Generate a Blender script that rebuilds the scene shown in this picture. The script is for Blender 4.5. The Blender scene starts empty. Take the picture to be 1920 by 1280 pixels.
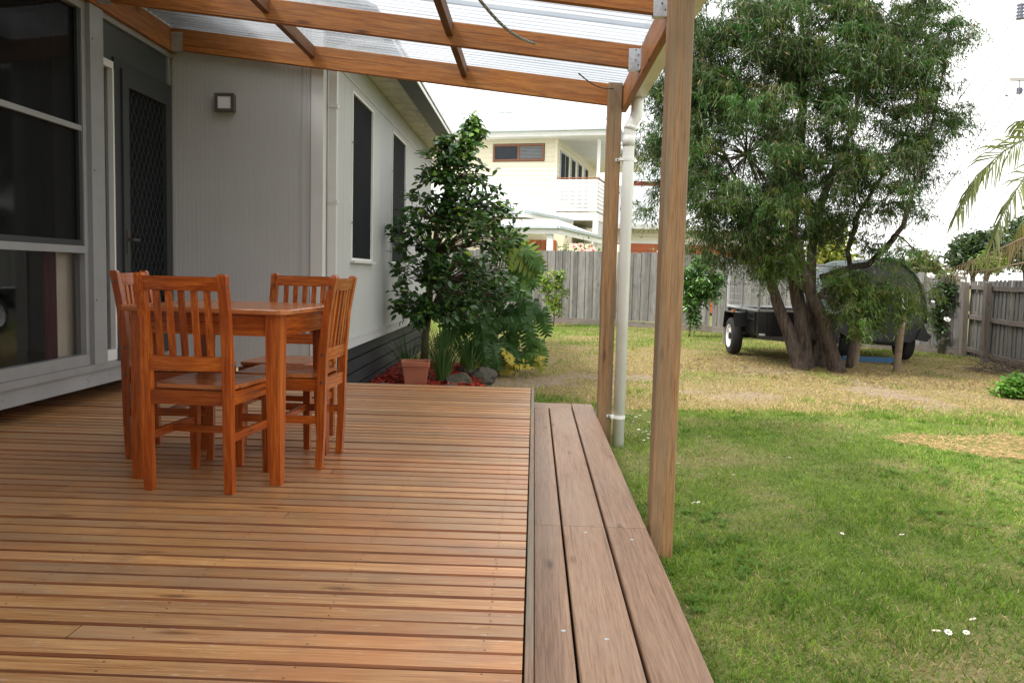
import bpy, math, random
import numpy as np
from mathutils import Matrix, Vector
random.seed(7); rng = np.random.default_rng(11)
R = math.radians
S = bpy.context.scene
COL = S.collection
# ------------------------------------------------------------------ camera
F, CX, CY, CH = 1557.0, 960.0, 640.0, 0.95          # photo pixels (1920 x 1280), eye height above the deck
def _cam():
    y = np.array([(1002-CX)/F, (514-CY)/F, 1.0]); y /= np.linalg.norm(y)
    x = np.array([1, .025, 0.0]); x -= y*x.dot(y); x /= np.linalg.norm(x)
    return np.stack([x, y, np.cross(x, y)], 1)       # camera(right, down, forward) = M @ world
MC = _cam(); CAMP = np.array([0, 0, CH])
cam_data = bpy.data.cameras.new('camera'); cam = bpy.data.objects.new('camera', cam_data); COL.objects.link(cam)
cam_data.sensor_width = 36; cam_data.lens = F/1920*36; cam_data.clip_start = .05; cam_data.clip_end = 3000
r_, d_, f_ = MC[0], MC[1], MC[2]
cam.matrix_world = Matrix(((r_[0], -d_[0], -f_[0], 0), (r_[1], -d_[1], -f_[1], 0), (r_[2], -d_[2], -f_[2], CH), (0, 0, 0, 1)))
S.camera = cam
# ------------------------------------------------------------------ sky, sun, exposure
SUN_EL, SUN_AZ = 52, 238           # degrees; azimuth clockwise from +Y
w = bpy.data.worlds.new('World'); S.world = w; w.use_nodes = True
nt = w.node_tree; nt.nodes.clear()
sky = nt.nodes.new('ShaderNodeTexSky'); sky.sky_type = 'NISHITA'; sky.sun_disc = False
sky.sun_elevation = R(SUN_EL); sky.sun_rotation = R(SUN_AZ); sky.air_density = 1; sky.dust_density = 2
tc = nt.nodes.new('ShaderNodeTexCoord'); no = nt.nodes.new('ShaderNodeTexNoise')
no.inputs['Scale'].default_value = 2.2; no.inputs['Detail'].default_value = 6
nt.links.new(tc.outputs['Generated'], no.inputs['Vector'])
rp = nt.nodes.new('ShaderNodeValToRGB'); rp.color_ramp.elements[0].position = .32; rp.color_ramp.elements[0].color = (.62, .62, .62, 1)
rp.color_ramp.elements[1].position = .52; rp.color_ramp.elements[1].color = (.96, .96, .96, 1)
nt.links.new(no.outputs['Fac'], rp.inputs['Fac'])
mx = nt.nodes.new('ShaderNodeMix'); mx.data_type = 'RGBA'
nt.links.new(rp.outputs['Color'], mx.inputs['Factor']); nt.links.new(sky.outputs['Color'], mx.inputs['A'])
mx.inputs['B'].default_value = (10.6, 10.5, 10.3, 1)     # white cloud sheet
bg = nt.nodes.new('ShaderNodeBackground'); bg.inputs['Strength'].default_value = .10
nt.links.new(mx.outputs['Result'], bg.inputs['Color'])
ow = nt.nodes.new('ShaderNodeOutputWorld'); nt.links.new(bg.outputs['Background'], ow.inputs['Surface'])
sl = bpy.data.lights.new('sun', 'SUN'); sl.energy = 3.0; sl.angle = R(14); sl.color = (1, .95, .87)
so = bpy.data.objects.new('sun', sl); COL.objects.link(so)
sd = Vector((math.sin(R(SUN_AZ))*math.cos(R(SUN_EL)), math.cos(R(SUN_AZ))*math.cos(R(SUN_EL)), math.sin(R(SUN_EL))))
so.rotation_euler = sd.to_track_quat('Z', 'Y').to_euler(); so.location = (0, 0, 30)
S.view_settings.view_transform = 'Standard'; S.view_settings.look = 'None'; S.view_settings.gamma = 1
S.view_settings.exposure = 1.05
S.render.engine = 'CYCLES'
S.cycles.max_bounces = 10; S.cycles.transparent_max_bounces = 24

# ------------------------------------------------------------------ pixels to places
def ray(u, v): return MC.T @ np.array([(u-CX)/F, (v-CY)/F, 1])
def on_z(u, v, z): d = ray(u, v); return CAMP + d*(z-CH)/d[2]
def on_y(u, v, y): d = ray(u, v); return CAMP + d*y/d[1]
def on_x(u, v, x): d = ray(u, v); return CAMP + d*x/d[0]
def gz(x, y): return -.40 + .010*np.clip(np.asarray(y)-6.7, 0, 14) - .03*np.clip(np.asarray(x)-3, 0, 9)
def on_ground(u, v):
    z = -.4
    for _ in range(30):
        P = on_z(u, v, z); z = float(gz(P[0], P[1]))
    return P
def _h(ix, iy, s):
    n = (ix*374761393 + iy*668265263 + s*2147483647) & 0xffffffff
    n = ((n ^ (n >> 13))*1274126177) & 0xffffffff
    return ((n ^ (n >> 16)) & 0xffff)/65535.0
def vnoise(x, y, s=0):
    x = np.asarray(x, float); y = np.asarray(y, float)
    ix = np.floor(x).astype(np.int64); iy = np.floor(y).astype(np.int64); fx = x-ix; fy = y-iy
    fx = fx*fx*(3-2*fx); fy = fy*fy*(3-2*fy)
    a = _h(ix, iy, s); b = _h(ix+1, iy, s); c = _h(ix, iy+1, s); d = _h(ix+1, iy+1, s)
    return a*(1-fx)*(1-fy)+b*fx*(1-fy)+c*(1-fx)*fy+d*fx*fy
def fbm(x, y, s=0, o=4):
    t = 0; a = .5
    for i in range(o): t = t + a*vnoise(x*2**i, y*2**i, s+i); a *= .5
    return t/(1-.5**o)
def sstep(a, b, x): t = np.clip((x-a)/(b-a), 0, 1); return t*t*(3-2*t)

# ------------------------------------------------------------------ material helpers
def new_mat(name, base=(.5, .5, .5), rough=.6, metal=0, spec=.5):
    m = bpy.data.materials.new(name); m.use_nodes = True
    b = m.node_tree.nodes['Principled BSDF']
    b.inputs['Base Color'].default_value = (*base, 1); b.inputs['Roughness'].default_value = rough
    b.inputs['Metallic'].default_value = metal; b.inputs['Specular IOR Level'].default_value = spec
    return m, m.node_tree, b
def nd(t, kind, **kw):
    n = t.nodes.new(kind)
    for k, v in kw.items():
        if k in n.inputs: n.inputs[k].default_value = v
        else: setattr(n, k, v)
    return n
def ramp(t, src, stops):
    r = t.nodes.new('ShaderNodeValToRGB'); e = r.color_ramp.elements
    while len(e) < len(stops): e.new(.5)
    for q, (p, c) in zip(e, stops): q.position = p; q.color = (*c, 1) if len(c) == 3 else c
    t.links.new(src, r.inputs['Fac']); return r.outputs['Color']
def mixc(t, fac, a, b, mode='MIX'):
    m = nd(t, 'ShaderNodeMix', data_type='RGBA', blend_type=mode)
    for k, v in (('Factor', fac), ('A', a), ('B', b)):
        if isinstance(v, (int, float)): m.inputs[k].default_value = v
        elif isinstance(v, tuple): m.inputs[k].default_value = (*v, 1)
        else: t.links.new(v, m.inputs[k])
    return m.outputs['Result']
def objcoord(t, scale, rand=True):
    c = t.nodes.new('ShaderNodeTexCoord'); mp = nd(t, 'ShaderNodeMapping'); mp.inputs['Scale'].default_value = scale
    t.links.new(c.outputs['Object'], mp.inputs['Vector'])
    oi = t.nodes.new('ShaderNodeObjectInfo')
    if rand:
        mu = nd(t, 'ShaderNodeMath', operation='MULTIPLY'); mu.inputs[1].default_value = 91.7
        t.links.new(oi.outputs['Random'], mu.inputs[0])
        cb = t.nodes.new('ShaderNodeCombineXYZ')
        for k in 'XYZ': t.links.new(mu.outputs[0], cb.inputs[k])
        t.links.new(cb.outputs[0], mp.inputs['Location'])
    return mp.outputs['Vector'], oi.outputs['Random']
def noise(t, vec, scale, detail=5, rough=.6):
    n = nd(t, 'ShaderNodeTexNoise'); n.inputs['Scale'].default_value = scale; n.inputs['Detail'].default_value = detail
    n.inputs['Roughness'].default_value = rough; t.links.new(vec, n.inputs['Vector']); return n.outputs['Fac']
def bump(t, b, h, dist=.002, strength=.6):
    n = nd(t, 'ShaderNodeBump'); n.inputs['Strength'].default_value = strength; n.inputs['Distance'].default_value = dist
    t.links.new(h, n.inputs['Height']); t.links.new(n.outputs['Normal'], b.inputs['Normal'])
def wood(name, dark, mid, light, rough=.55, grain=22., grey=None, greyamt=.4, var=.5, knots=True, spec=.4, flecks=False, axis='X', gs=(1.3, 4), patch=None):
    ax = lambda a, b_: {'X': (a, b_, b_), 'Y': (b_, a, b_), 'Z': (b_, b_, a)}[axis]
    m, t, b = new_mat(name, mid, rough, 0, spec)
    v, rnd = objcoord(t, ax(.9, grain))
    g = noise(t, v, 1.0, 7, .65)
    c = ramp(t, g, [(.28, dark), (.5, mid), (.72, light)])
    fine, _ = objcoord(t, ax(5, grain*7)); gf = noise(t, fine, 1.0, 5, .7)
    c = mixc(t, .55, c, ramp(t, gf, [(.38, tuple(x*.8 for x in dark)), (.5, mid), (.62, light)]))
    vc, _ = objcoord(t, ax(.55, grain*2.6)); cr = noise(t, vc, 1.0, 3, .5)
    c = mixc(t, ramp(t, cr, [(.27, (.75,)*3), (.36, (0, 0, 0))]), c, tuple(x*.42 for x in dark))
    if grey:
        v2, _ = objcoord(t, ax(*gs)); g2 = noise(t, v2, 1.0, 5)
        f = ramp(t, g2, [(.42, (0, 0, 0)), (.68, (greyamt,)*3)])
        c = mixc(t, f, c, grey)
    if knots:
        vk, _ = objcoord(t, ax(2.2, 9)); vo = nd(t, 'ShaderNodeTexVoronoi'); vo.inputs['Scale'].default_value = 1.0
        t.links.new(vk, vo.inputs['Vector'])
        kf = ramp(t, vo.outputs['Distance'], [(.03, (.85,)*3), (.16, (0, 0, 0))])
        c = mixc(t, kf, c, tuple(x*.35 for x in dark))
    if flecks:
        vk, _ = objcoord(t, (9, 40, 40)); vo = nd(t, 'ShaderNodeTexVoronoi'); vo.inputs['Scale'].default_value = 1.0
        t.links.new(vk, vo.inputs['Vector'])
        kf = ramp(t, vo.outputs['Distance'], [(.05, (.6,)*3), (.12, (0, 0, 0))])
        c = mixc(t, kf, c, (.62, .58, .5))
    if patch:
        gp = nd(t, 'ShaderNodeNewGeometry'); n1 = noise(t, gp.outputs['Position'], 1.1, 4); n2 = noise(t, gp.outputs['Position'], 3.3, 6, .7)
        c = mixc(t, ramp(t, n1, [(.38, (.45,)*3), (.52, (0, 0, 0))]), c, patch[0]); c = mixc(t, ramp(t, n2, [(.56, (0, 0, 0)), (.74, (.6,)*3)]), c, patch[1])
    hv = nd(t, 'ShaderNodeHueSaturation'); t.links.new(c, hv.inputs['Color'])
    mr = nd(t, 'ShaderNodeMapRange'); mr.inputs['To Min'].default_value = 1-var*.5; mr.inputs['To Max'].default_value = 1+var*.5
    t.links.new(rnd, mr.inputs['Value']); t.links.new(mr.outputs[0], hv.inputs['Value'])
    t.links.new(hv.outputs['Color'], b.inputs['Base Color'])
    bump(t, b, gf, .0012, .5)
    return m
def plain(name, c, rough=.6, metal=0, spec=.5, var=.12, sc=3., dirt=None, bumpd=0):
    m, t, b = new_mat(name, c, rough, metal, spec)
    v, rnd = objcoord(t, (1, 1, 1)); n = noise(t, v, sc, 6)
    c2 = ramp(t, n, [(.3, tuple(x*(1-var) for x in c)), (.7, tuple(min(1, x*(1+var)) for x in c))])
    if dirt:
        n2 = noise(t, v, sc*.45, 8, .7); c2 = mixc(t, ramp(t, n2, [(.5, (0, 0, 0)), (.75, (.6,)*3)]), c2, dirt)
    t.links.new(c2, b.inputs['Base Color'])
    if bumpd: bump(t, b, noise(t, v, sc*14, 4), bumpd)
    return m
def leafmat(name, trans=.3, rough=.38, spec=.5, objvar=False):
    m, t, b = new_mat(name, (.05, .1, .02), rough, 0, spec)
    a = nd(t, 'ShaderNodeAttribute', attribute_name='col'); c = a.outputs['Color']
    if objvar:
        oi = t.nodes.new('ShaderNodeObjectInfo'); c = mixc(t, 1.0, c, ramp(t, oi.outputs['Random'], [(0, (.55, .6, .6)), (.6, (1, 1, 1)), (1, (1.7, 1.6, 1.1))]), 'MULTIPLY')
    t.links.new(c, b.inputs['Base Color'])
    tr = nd(t, 'ShaderNodeBsdfTranslucent'); t.links.new(mixc(t, 1.0, c, (1.5, 1.7, .6), 'MULTIPLY'), tr.inputs['Color'])
    ms = nd(t, 'ShaderNodeMixShader'); ms.inputs['Fac'].default_value = trans
    t.links.new(b.outputs['BSDF'], ms.inputs[1]); t.links.new(tr.outputs['BSDF'], ms.inputs[2])
    t.links.new(ms.outputs[0], t.nodes['Material Output'].inputs['Surface'])
    return m
def schlick(t, k=1.0, f0=.04):
    lw = nd(t, 'ShaderNodeLayerWeight'); lw.inputs['Blend'].default_value = .5
    pw = nd(t, 'ShaderNodeMath', operation='POWER'); pw.inputs[1].default_value = 5; t.links.new(lw.outputs['Facing'], pw.inputs[0])
    ma = nd(t, 'ShaderNodeMath', operation='MULTIPLY_ADD'); ma.inputs[1].default_value = .96*k; ma.inputs[2].default_value = f0*k; t.links.new(pw.outputs[0], ma.inputs[0])
    return ma.outputs[0]
def glassmat(name, tint=(.75, .8, .8), refl=.12, rough=.02, opaque=0.0, oc=(.02, .02, .02)):
    m = bpy.data.materials.new(name); m.use_nodes = True; t = m.node_tree; t.nodes.clear()
    out = nd(t, 'ShaderNodeOutputMaterial'); tr = nd(t, 'ShaderNodeBsdfTransparent'); tr.inputs['Color'].default_value = (*tint, 1)
    gl = nd(t, 'ShaderNodeBsdfGlossy'); gl.inputs['Roughness'].default_value = rough
    fac = schlick(t, refl)
    src = tr.outputs[0]
    if opaque:
        df = nd(t, 'ShaderNodeBsdfDiffuse'); df.inputs['Color'].default_value = (*oc, 1)
        m0 = nd(t, 'ShaderNodeMixShader'); m0.inputs['Fac'].default_value = opaque
        t.links.new(src, m0.inputs[1]); t.links.new(df.outputs[0], m0.inputs[2]); src = m0.outputs[0]
    ms = nd(t, 'ShaderNodeMixShader'); t.links.new(fac, ms.inputs['Fac'])
    t.links.new(src, ms.inputs[1]); t.links.new(gl.outputs[0], ms.inputs[2]); t.links.new(ms.outputs[0], out.inputs['Surface'])
    return m

# ------------------------------------------------------------------ materials
M = {}
M['deck'] = wood('decking', (.22, .08, .024), (.45, .215, .078), (.63, .375, .165), .34, 26, (.30, .21, .14), .7, .30, True, .5, True, patch=((.44, .15, .05), (.20, .115, .062)))
M['deckedge'] = wood('stained_shaded_edge', (.11, .032, .009), (.19, .06, .016), (.27, .095, .028), .6, 20, None, 0, .3, False)  # red stain left on the edges, colour also darkened to paint gap shade
M['step'] = wood('step_timber', (.16, .085, .05), (.26, .15, .092), (.36, .225, .145), .5, 20, (.30, .21, .15), .45, .18, True, .45)
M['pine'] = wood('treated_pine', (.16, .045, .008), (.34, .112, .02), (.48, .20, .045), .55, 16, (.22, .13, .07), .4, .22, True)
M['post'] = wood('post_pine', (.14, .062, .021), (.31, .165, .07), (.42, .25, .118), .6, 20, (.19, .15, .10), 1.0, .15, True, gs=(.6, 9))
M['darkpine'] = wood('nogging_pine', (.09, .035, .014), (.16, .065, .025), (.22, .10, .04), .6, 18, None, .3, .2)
M['trim'] = wood('edge_trim', (.14, .085, .055), (.24, .145, .095), (.32, .21, .15), .6, 20, (.15, .18, .145), .6, .1, False)
M['furn'] = wood('varnished_timber', (.15, .020, .003), (.36, .073, .008), (.56, .165, .022), .25, 15, (.21, .036, .006), .8, .36, False, .5)
M['furnv'] = wood('varnished_upright', (.15, .020, .003), (.36, .073, .008), (.56, .165, .022), .25, 15, (.21, .036, .006), .8, .36, False, .5, axis='Z')
M['furny'] = wood('varnished_side_rail', (.15, .020, .003), (.36, .073, .008), (.56, .165, .022), .25, 15, (.21, .036, .006), .8, .36, False, .5, axis='Y')
M['furntop'] = wood('table_varnish', (.27, .072, .02), (.42, .135, .042), (.52, .20, .07), .2, 10, None, 0, .1, False, .5)
M['paling'] = wood('weathered_paling', (.085, .082, .08), (.175, .17, .163), (.28, .272, .262), .85, 14, (.13, .118, .104), .5, .6, True, .2)
M['rail'] = wood('weathered_rail', (.10, .085, .075), (.17, .145, .128), (.23, .205, .185), .85, 14, None, 0, .2, True, .2)
M['stake'] = wood('stake_timber', (.15, .11, .075), (.23, .17, .115), (.3, .23, .16), .8, 14, None, 0, .2, False, .2)
M['bolt'] = plain('bolt_metal', (.10, .085, .075), .45, .7)
M['galv'] = plain('galvanised', (.55, .58, .60), .38, .75, .5, .2, 40)
M['galvp'] = plain('pale_galvanised', (.46, .48, .50), .4, .15, .5, .1, 10)
M['white'] = plain('white_paint', (.74, .74, .72), .45, 0, .5, .05, 3, (.55, .54, .5))
M['pvc'] = plain('white_pvc', (.80, .80, .78), .35, 0, .5, .06, 2, (.5, .48, .42))
M['alu'] = plain('window_frame_paint', (.27, .27, .27), .42, .25, .5, .08, 6)
M['sill'] = plain('sill_paint', (.25, .25, .25), .5, 0, .5, .1, 3, (.25, .25, .24))
M['clad'] = plain('grooved_cladding', (.42, .412, .405), .6, 0, .4, .05, 1.2, (.37, .362, .352))
M['wall'] = plain('wall_sheet', (.44, .455, .447), .6, 0, .4, .05, 1.0, (.40, .40, .375), .0006)
M['wtrim'] = plain('wall_trim', (.55, .54, .52), .5, 0, .4, .04)
M['soff'] = plain('soffit_panel', (.60, .58, .49), .6, 0, .3, .1, 4, (.33, .26, .17))
M['fascia'] = plain('dark_fascia', (.03, .036, .037), .5)
M['plinth'] = plain('dark_slats', (.028, .031, .034), .6, 0, .25, .2, 4)
M['screen'] = plain('insect_screen', (.011, .013, .015), .8, 0, .08, .25, 1.5)
M['void'] = plain('dark_void', (.006, .006, .006), .9)
M['doorp'] = plain('charcoal_door', (.036, .04, .04), .42, .2)
M['grille'] = plain('door_mesh', (.022, .022, .023), .5)
M['darkpanel'] = plain('dark_panel', (.04, .05, .05), .4)
M['roofdark'] = plain('house_roof', (.16, .17, .175), .45, .3)
M['glass'] = glassmat('window_glass', (.78, .80, .80), .75)
M['glass_s'] = glassmat('screened_glass', (.6, .62, .62), .35, .05, .55, (.014, .015, .016))
M['beige'] = plain('beige_blind', (.78, .60, .48), .8, 0, .2, .06)
M['redc'] = plain('red_curtain', (.12, .012, .012), .8)
M['greyw'] = plain('room_wall', (.3, .3, .3), .8)
M['sofa'] = plain('dark_upholstery', (.03, .03, .03), .7)
M['lampf'] = plain('lamp_frame', (.16, .13, .11), .35, .6)
M['lampg'] = plain('opal_glass', (.68, .68, .72), .3)
M['terra'] = plain('terracotta', (.34, .115, .062), .7, 0, .3, .18, 6, (.40, .20, .13))
M['soil'] = plain('soil', (.05, .035, .025), .95)
M['rock'] = plain('mossy_rock', (.075, .068, .055), .9, 0, .2, .35, 5, (.10, .11, .05), .006)
M['bark'] = plain('tree_bark', (.13, .10, .08), .9, 0, .2, .4, 9, (.22, .19, .165), .012)
def _bark():
    m, t, b = new_mat('furrowed_bark', (.14, .11, .09), .9, 0, .15)
    v, _ = objcoord(t, (1, 1, .16), False); n1 = noise(t, v, 26, 7, .7); v2, _ = objcoord(t, (1, 1, 1), False); n2 = noise(t, v2, 4, 5)
    c = ramp(t, n1, [(.32, (.02, .014, .011)), (.48, (.075, .054, .042)), (.68, (.15, .118, .098))])
    c = mixc(t, ramp(t, n2, [(.4, (0, 0, 0)), (.7, (.55,)*3)]), c, (.12, .10, .09))
    t.links.new(c, b.inputs['Base Color']); bump(t, b, n1, .05, 1.0); return m
M['furrow'] = _bark()
M['twig'] = plain('green_twig', (.10, .095, .05), .8)
M['bark2'] = plain('smooth_bark', (.15, .105, .075), .85, 0, .2, .25, 8, None, .003)
M['blackp'] = plain('black_paint', (.013, .013, .014), .3)
M['rubber'] = plain('tyre_rubber', (.016, .016, .017), .75)
M['whitew'] = plain('white_rim', (.78, .79, .82), .35)
M['amber'] = plain('amber_lens', (.7, .18, .02), .25)
M['bluep'] = plain('blue_paint', (.03, .11, .22), .5, 0, .4, .15)
M['canvas'] = plain('grey_canvas', (.065, .067, .065), .75, 0, .2, .2, 3)
M['canvasd'] = plain('dark_green_canvas', (.018, .038, .036), .6)
M['canvask'] = plain('black_vinyl', (.014, .015, .017), .45)
M['tarp'] = plain('silver_tarp', (.16, .17, .19), .4, .3)
M['rubberflap'] = plain('mud_flap', (.3, .28, .25), .8)
M['cream'] = plain('cream_weatherboard', (.74, .69, .54), .55, 0, .3, .03)
M['roofw'] = plain('pale_roof_metal', (.72, .74, .76), .45, .1, .4, .03)
M['gutg'] = plain('grey_gutter', (.42, .48, .50), .4)
M['brownf'] = plain('stained_window_timber', (.22, .085, .04), .5)
M['orange'] = plain('orange_timber_door', (.42, .10, .03), .5)
M['pane'] = plain('dark_pane', (.03, .036, .045), .3, 0, .2, .2, 1)
M['blind'] = plain('blind_slats', (.2, .21, .23), .5)
M['leaf'] = leafmat('foliage', .3, .42, .4)
M['gloss'] = leafmat('glossy_foliage', .16, .26, .6)
M['glosso'] = leafmat('glossy_leaf', .16, .26, .6, True)
M['phil'] = leafmat('split_leaf', .2, .5, .28)
M['grass'] = leafmat('grass_blades', .3, .6, .2)
M['straw'] = leafmat('dry_straw', .15, .8, .1)
M['chip'] = leafmat('bark_chips', 0, .75, .2)
M['petal'] = plain('white_petal', (.8, .79, .76), .7)
M['petalp'] = plain('pink_petal', (.75, .42, .36), .7)
M['yolk'] = plain('daisy_centre', (.6, .42, .05), .7)
M['wire'] = plain('power_wire', (.3, .31, .34), .6)
M['pole'] = plain('pole_timber', (.33, .31, .30), .8)
M['insul'] = plain('dark_insulator', (.10, .11, .16), .3)
M['cable'] = plain('black_cable', (.02, .02, .02), .5)
M['tagw'] = plain('white_tag', (.8, .8, .8), .5)
def _rope():
    m, t, b = new_mat('checked_rope', (.1, .1, .1), .7)
    v, _ = objcoord(t, (1, 1, 1), False); ck = nd(t, 'ShaderNodeTexChecker'); ck.inputs['Scale'].default_value = 90
    ck.inputs['Color1'].default_value = (.02, .02, .02, 1); ck.inputs['Color2'].default_value = (.45, .45, .42, 1)
    t.links.new(v, ck.inputs['Vector']); t.links.new(ck.outputs[0], b.inputs['Base Color']); return m
M['rope'] = _rope()
def _poly():
    m = bpy.data.materials.new('clear_polycarbonate'); m.use_nodes = True; t = m.node_tree; t.nodes.clear()
    out = nd(t, 'ShaderNodeOutputMaterial'); tr = nd(t, 'ShaderNodeBsdfTransparent'); tr.inputs['Color'].default_value = (.47, .49, .51, 1)
    tl = nd(t, 'ShaderNodeBsdfTranslucent'); tl.inputs['Color'].default_value = (.75, .8, .86, 1)
    gl = nd(t, 'ShaderNodeBsdfGlossy'); gl.inputs['Roughness'].default_value = .12
    v, _ = objcoord(t, (.6, 3, 3)); n = noise(t, v, 1.2, 6)
    f1 = nd(t, 'ShaderNodeMixShader'); t.links.new(ramp(t, n, [(.3, (.12,)*3), (.7, (.34,)*3)]), f1.inputs['Fac'])
    t.links.new(tr.outputs[0], f1.inputs[1]); t.links.new(tl.outputs[0], f1.inputs[2])
    f2 = nd(t, 'ShaderNodeMixShader'); t.links.new(schlick(t, .45), f2.inputs['Fac'])
    t.links.new(f1.outputs[0], f2.inputs[1]); t.links.new(gl.outputs[0], f2.inputs[2]); t.links.new(f2.outputs[0], out.inputs['Surface'])
    return m
M['poly'] = _poly()

# ------------------------------------------------------------------ object helpers
WM = {}
def link(name, data, parent=None, W=None):
    o = bpy.data.objects.new(name, data); COL.objects.link(o)
    W = W.copy() if W is not None else Matrix()
    WM[o] = W
    if parent is not None:
        o.parent = parent; o.matrix_basis = WM[parent].inverted() @ W
    else: o.matrix_basis = W
    return o
def tag(o, label=None, cat=None, group=None, kind=None):
    if label: o['label'] = label
    if cat: o['category'] = cat
    if group: o['group'] = group
    if kind: o['kind'] = kind
    return o
def thing(name, label, cat, loc=(0, 0, 0), rz=0, group=None):
    return tag(link(name, None, None, Matrix.Translation(loc) @ Matrix.Rotation(rz, 4, 'Z')), label, cat, group)
def copy_tree(o, W, label=None, parent=None):
    c = o.copy(); COL.objects.link(c); WM[c] = W; c.parent = parent
    c.matrix_basis = W if parent is None else o.matrix_basis
    if label: c['label'] = label
    for ch in [x for x in list(WM) if x.parent == o]: copy_tree(ch, W @ ch.matrix_basis, None, c)
    return c
def mesh(name, V, Fc, mat=None, smooth=False, col=None):
    m = bpy.data.meshes.new(name); m.from_pydata([tuple(v) for v in V], [], [tuple(f) for f in Fc]); m.update()
    if mat: m.materials.append(mat)
    if smooth: m.polygons.foreach_set('use_smooth', [True]*len(m.polygons))
    if col is not None: setcol(m, col)
    return m
def setcol(m, col):
    col = np.asarray(col, float)
    if col.ndim == 1: col = np.tile(col, (len(m.vertices), 1))
    a = m.attributes.new('col', 'FLOAT_COLOR', 'POINT')
    a.data.foreach_set('color', np.concatenate([col[:, :3], np.ones((len(col), 1))], 1).astype(np.float32).ravel())
class MB:
    def __init__(s): s.V = []; s.F = []
    def add(s, V, Fc): n = len(s.V); s.V += [tuple(v) for v in V]; s.F += [tuple(i+n for i in f) for f in Fc]; return s
    def box(s, a, b):
        x0, y0, z0 = (min(p, q) for p, q in zip(a, b)); x1, y1, z1 = (max(p, q) for p, q in zip(a, b))
        return s.add([(x0,y0,z0),(x1,y0,z0),(x1,y1,z0),(x0,y1,z0),(x0,y0,z1),(x1,y0,z1),(x1,y1,z1),(x0,y1,z1)],
                     [(0,3,2,1),(4,5,6,7),(0,1,5,4),(1,2,6,5),(2,3,7,6),(3,0,4,7)])
    def bar(s, p, q, w, h, up=(0, 0, 1)):
        p = Vector(p); q = Vector(q); d = (q-p).normalized(); u = Vector(up)
        sd_ = d.cross(u)
        if sd_.length < 1e-4: sd_ = d.cross(Vector((0, 1, 0)))
        sd_.normalize(); u = sd_.cross(d)
        V = [c + sd_*(a*w/2) + u*(b*h/2) for c in (p, q) for a, b in ((-1,-1),(1,-1),(1,1),(-1,1))]
        return s.add(V, [(0,1,2,3),(7,6,5,4),(0,4,5,1),(1,5,6,2),(2,6,7,3),(3,7,4,0)])
    def tube(s, path, rad, n=8, cap=True):
        P = [Vector(p) for p in path]
        if isinstance(rad, (int, float)): rad = [rad]*len(P)
        V = []; prev = None
        for i, p in enumerate(P):
            d = (P[min(i+1, len(P)-1)]-P[max(i-1, 0)]).normalized()
            if prev is None:
                a = d.orthogonal().normalized()
            else:
                a = (prev - d*prev.dot(d)).normalized()
            prev = a; b = d.cross(a)
            V += [p + (a*math.cos(2*math.pi*k/n)+b*math.sin(2*math.pi*k/n))*rad[i] for k in range(n)]
        Fc = [(i*n+k, i*n+(k+1) % n, (i+1)*n+(k+1) % n, (i+1)*n+k) for i in range(len(P)-1) for k in range(n)]
        if cap: Fc += [tuple(range(n))[::-1], tuple((len(P)-1)*n+k for k in range(n))]
        return s.add(V, Fc)
    def arc(s, a, b, c, rad, n=6, m_=6, cap=True):
        a, b, c = Vector(a), Vector(b), Vector(c); P = []
        for i in range(m_+1):
            t = i/m_; P.append(a*(1-t)**2+b*2*t*(1-t)+c*t*t)
        return s.tube(P, [float(np.interp(i/m_, [0, .5, 1], rad)) for i in range(m_+1)], n, cap)
    def lathe(s, prof, n=24, axis='Z', c=(0, 0, 0)):
        V = []
        for r, z in prof:
            for k in range(n):
                a = 2*math.pi*k/n; x, y = r*math.cos(a), r*math.sin(a)
                V.append({'Z': (c[0]+x, c[1]+y, c[2]+z), 'X': (c[0]+z, c[1]+x, c[2]+y), 'Y': (c[0]+y, c[1]+z, c[2]+x)}[axis])
        m = len(prof)
        Fc = [(i*n+k, i*n+(k+1) % n, (i+1)*n+(k+1) % n, (i+1)*n+k) for i in range(m-1) for k in range(n)]
        return s.add(V, Fc)
    def prism(s, poly, vec):
        n = len(poly); V = [Vector(p) for p in poly]; V += [v+Vector(vec) for v in V]
        return s.add(V, [tuple(range(n))[::-1], tuple(range(n, 2*n))] + [(i, (i+1) % n, n+(i+1) % n, n+i) for i in range(n)])
    def build(s, name, mat, parent=None, W=None, smooth=False, col=None):
        return link(name, mesh(name, s.V, s.F, mat, smooth, col), parent, W)
_bars = {}
def chbox(L, w_, h, c, mat):
    key = (round(L, 3), round(w_, 4), round(h, 4), round(c, 4), mat.name)
    if key in _bars: return _bars[key]
    V = []; a, b = w_/2, h/2
    ring = [(-a+c, -b), (a-c, -b), (a, -b+c), (a, b-c), (a-c, b), (-a+c, b), (-a, b-c), (-a, -b+c)]
    for x in (0, L): V += [(x, y, z) for y, z in ring]
    Fc = [(7,6,5,4,3,2,1,0), tuple(range(8, 16))] + [(k, (k+1) % 8, 8+(k+1) % 8, 8+k) for k in range(8)]
    m = mesh('timber', V, Fc, mat); _bars[key] = m; return m
_db = {}
def deck_board(p, q, w_, parent):
    p = Vector(p); q = Vector(q); L = (q-p).length; key = (round(L, 3), w_)
    if key not in _db:
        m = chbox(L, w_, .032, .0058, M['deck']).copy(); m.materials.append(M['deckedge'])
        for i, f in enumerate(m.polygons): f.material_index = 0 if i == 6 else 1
        _db[key] = m
    d = (q-p).normalized(); z = Vector((0, 0, 1)); y_ = z.cross(d).normalized(); z = d.cross(y_)
    return link('board', _db[key], parent, Matrix(((d.x, y_.x, z.x, p.x), (d.y, y_.y, z.y, p.y), (d.z, y_.z, z.z, p.z), (0, 0, 0, 1))))
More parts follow.
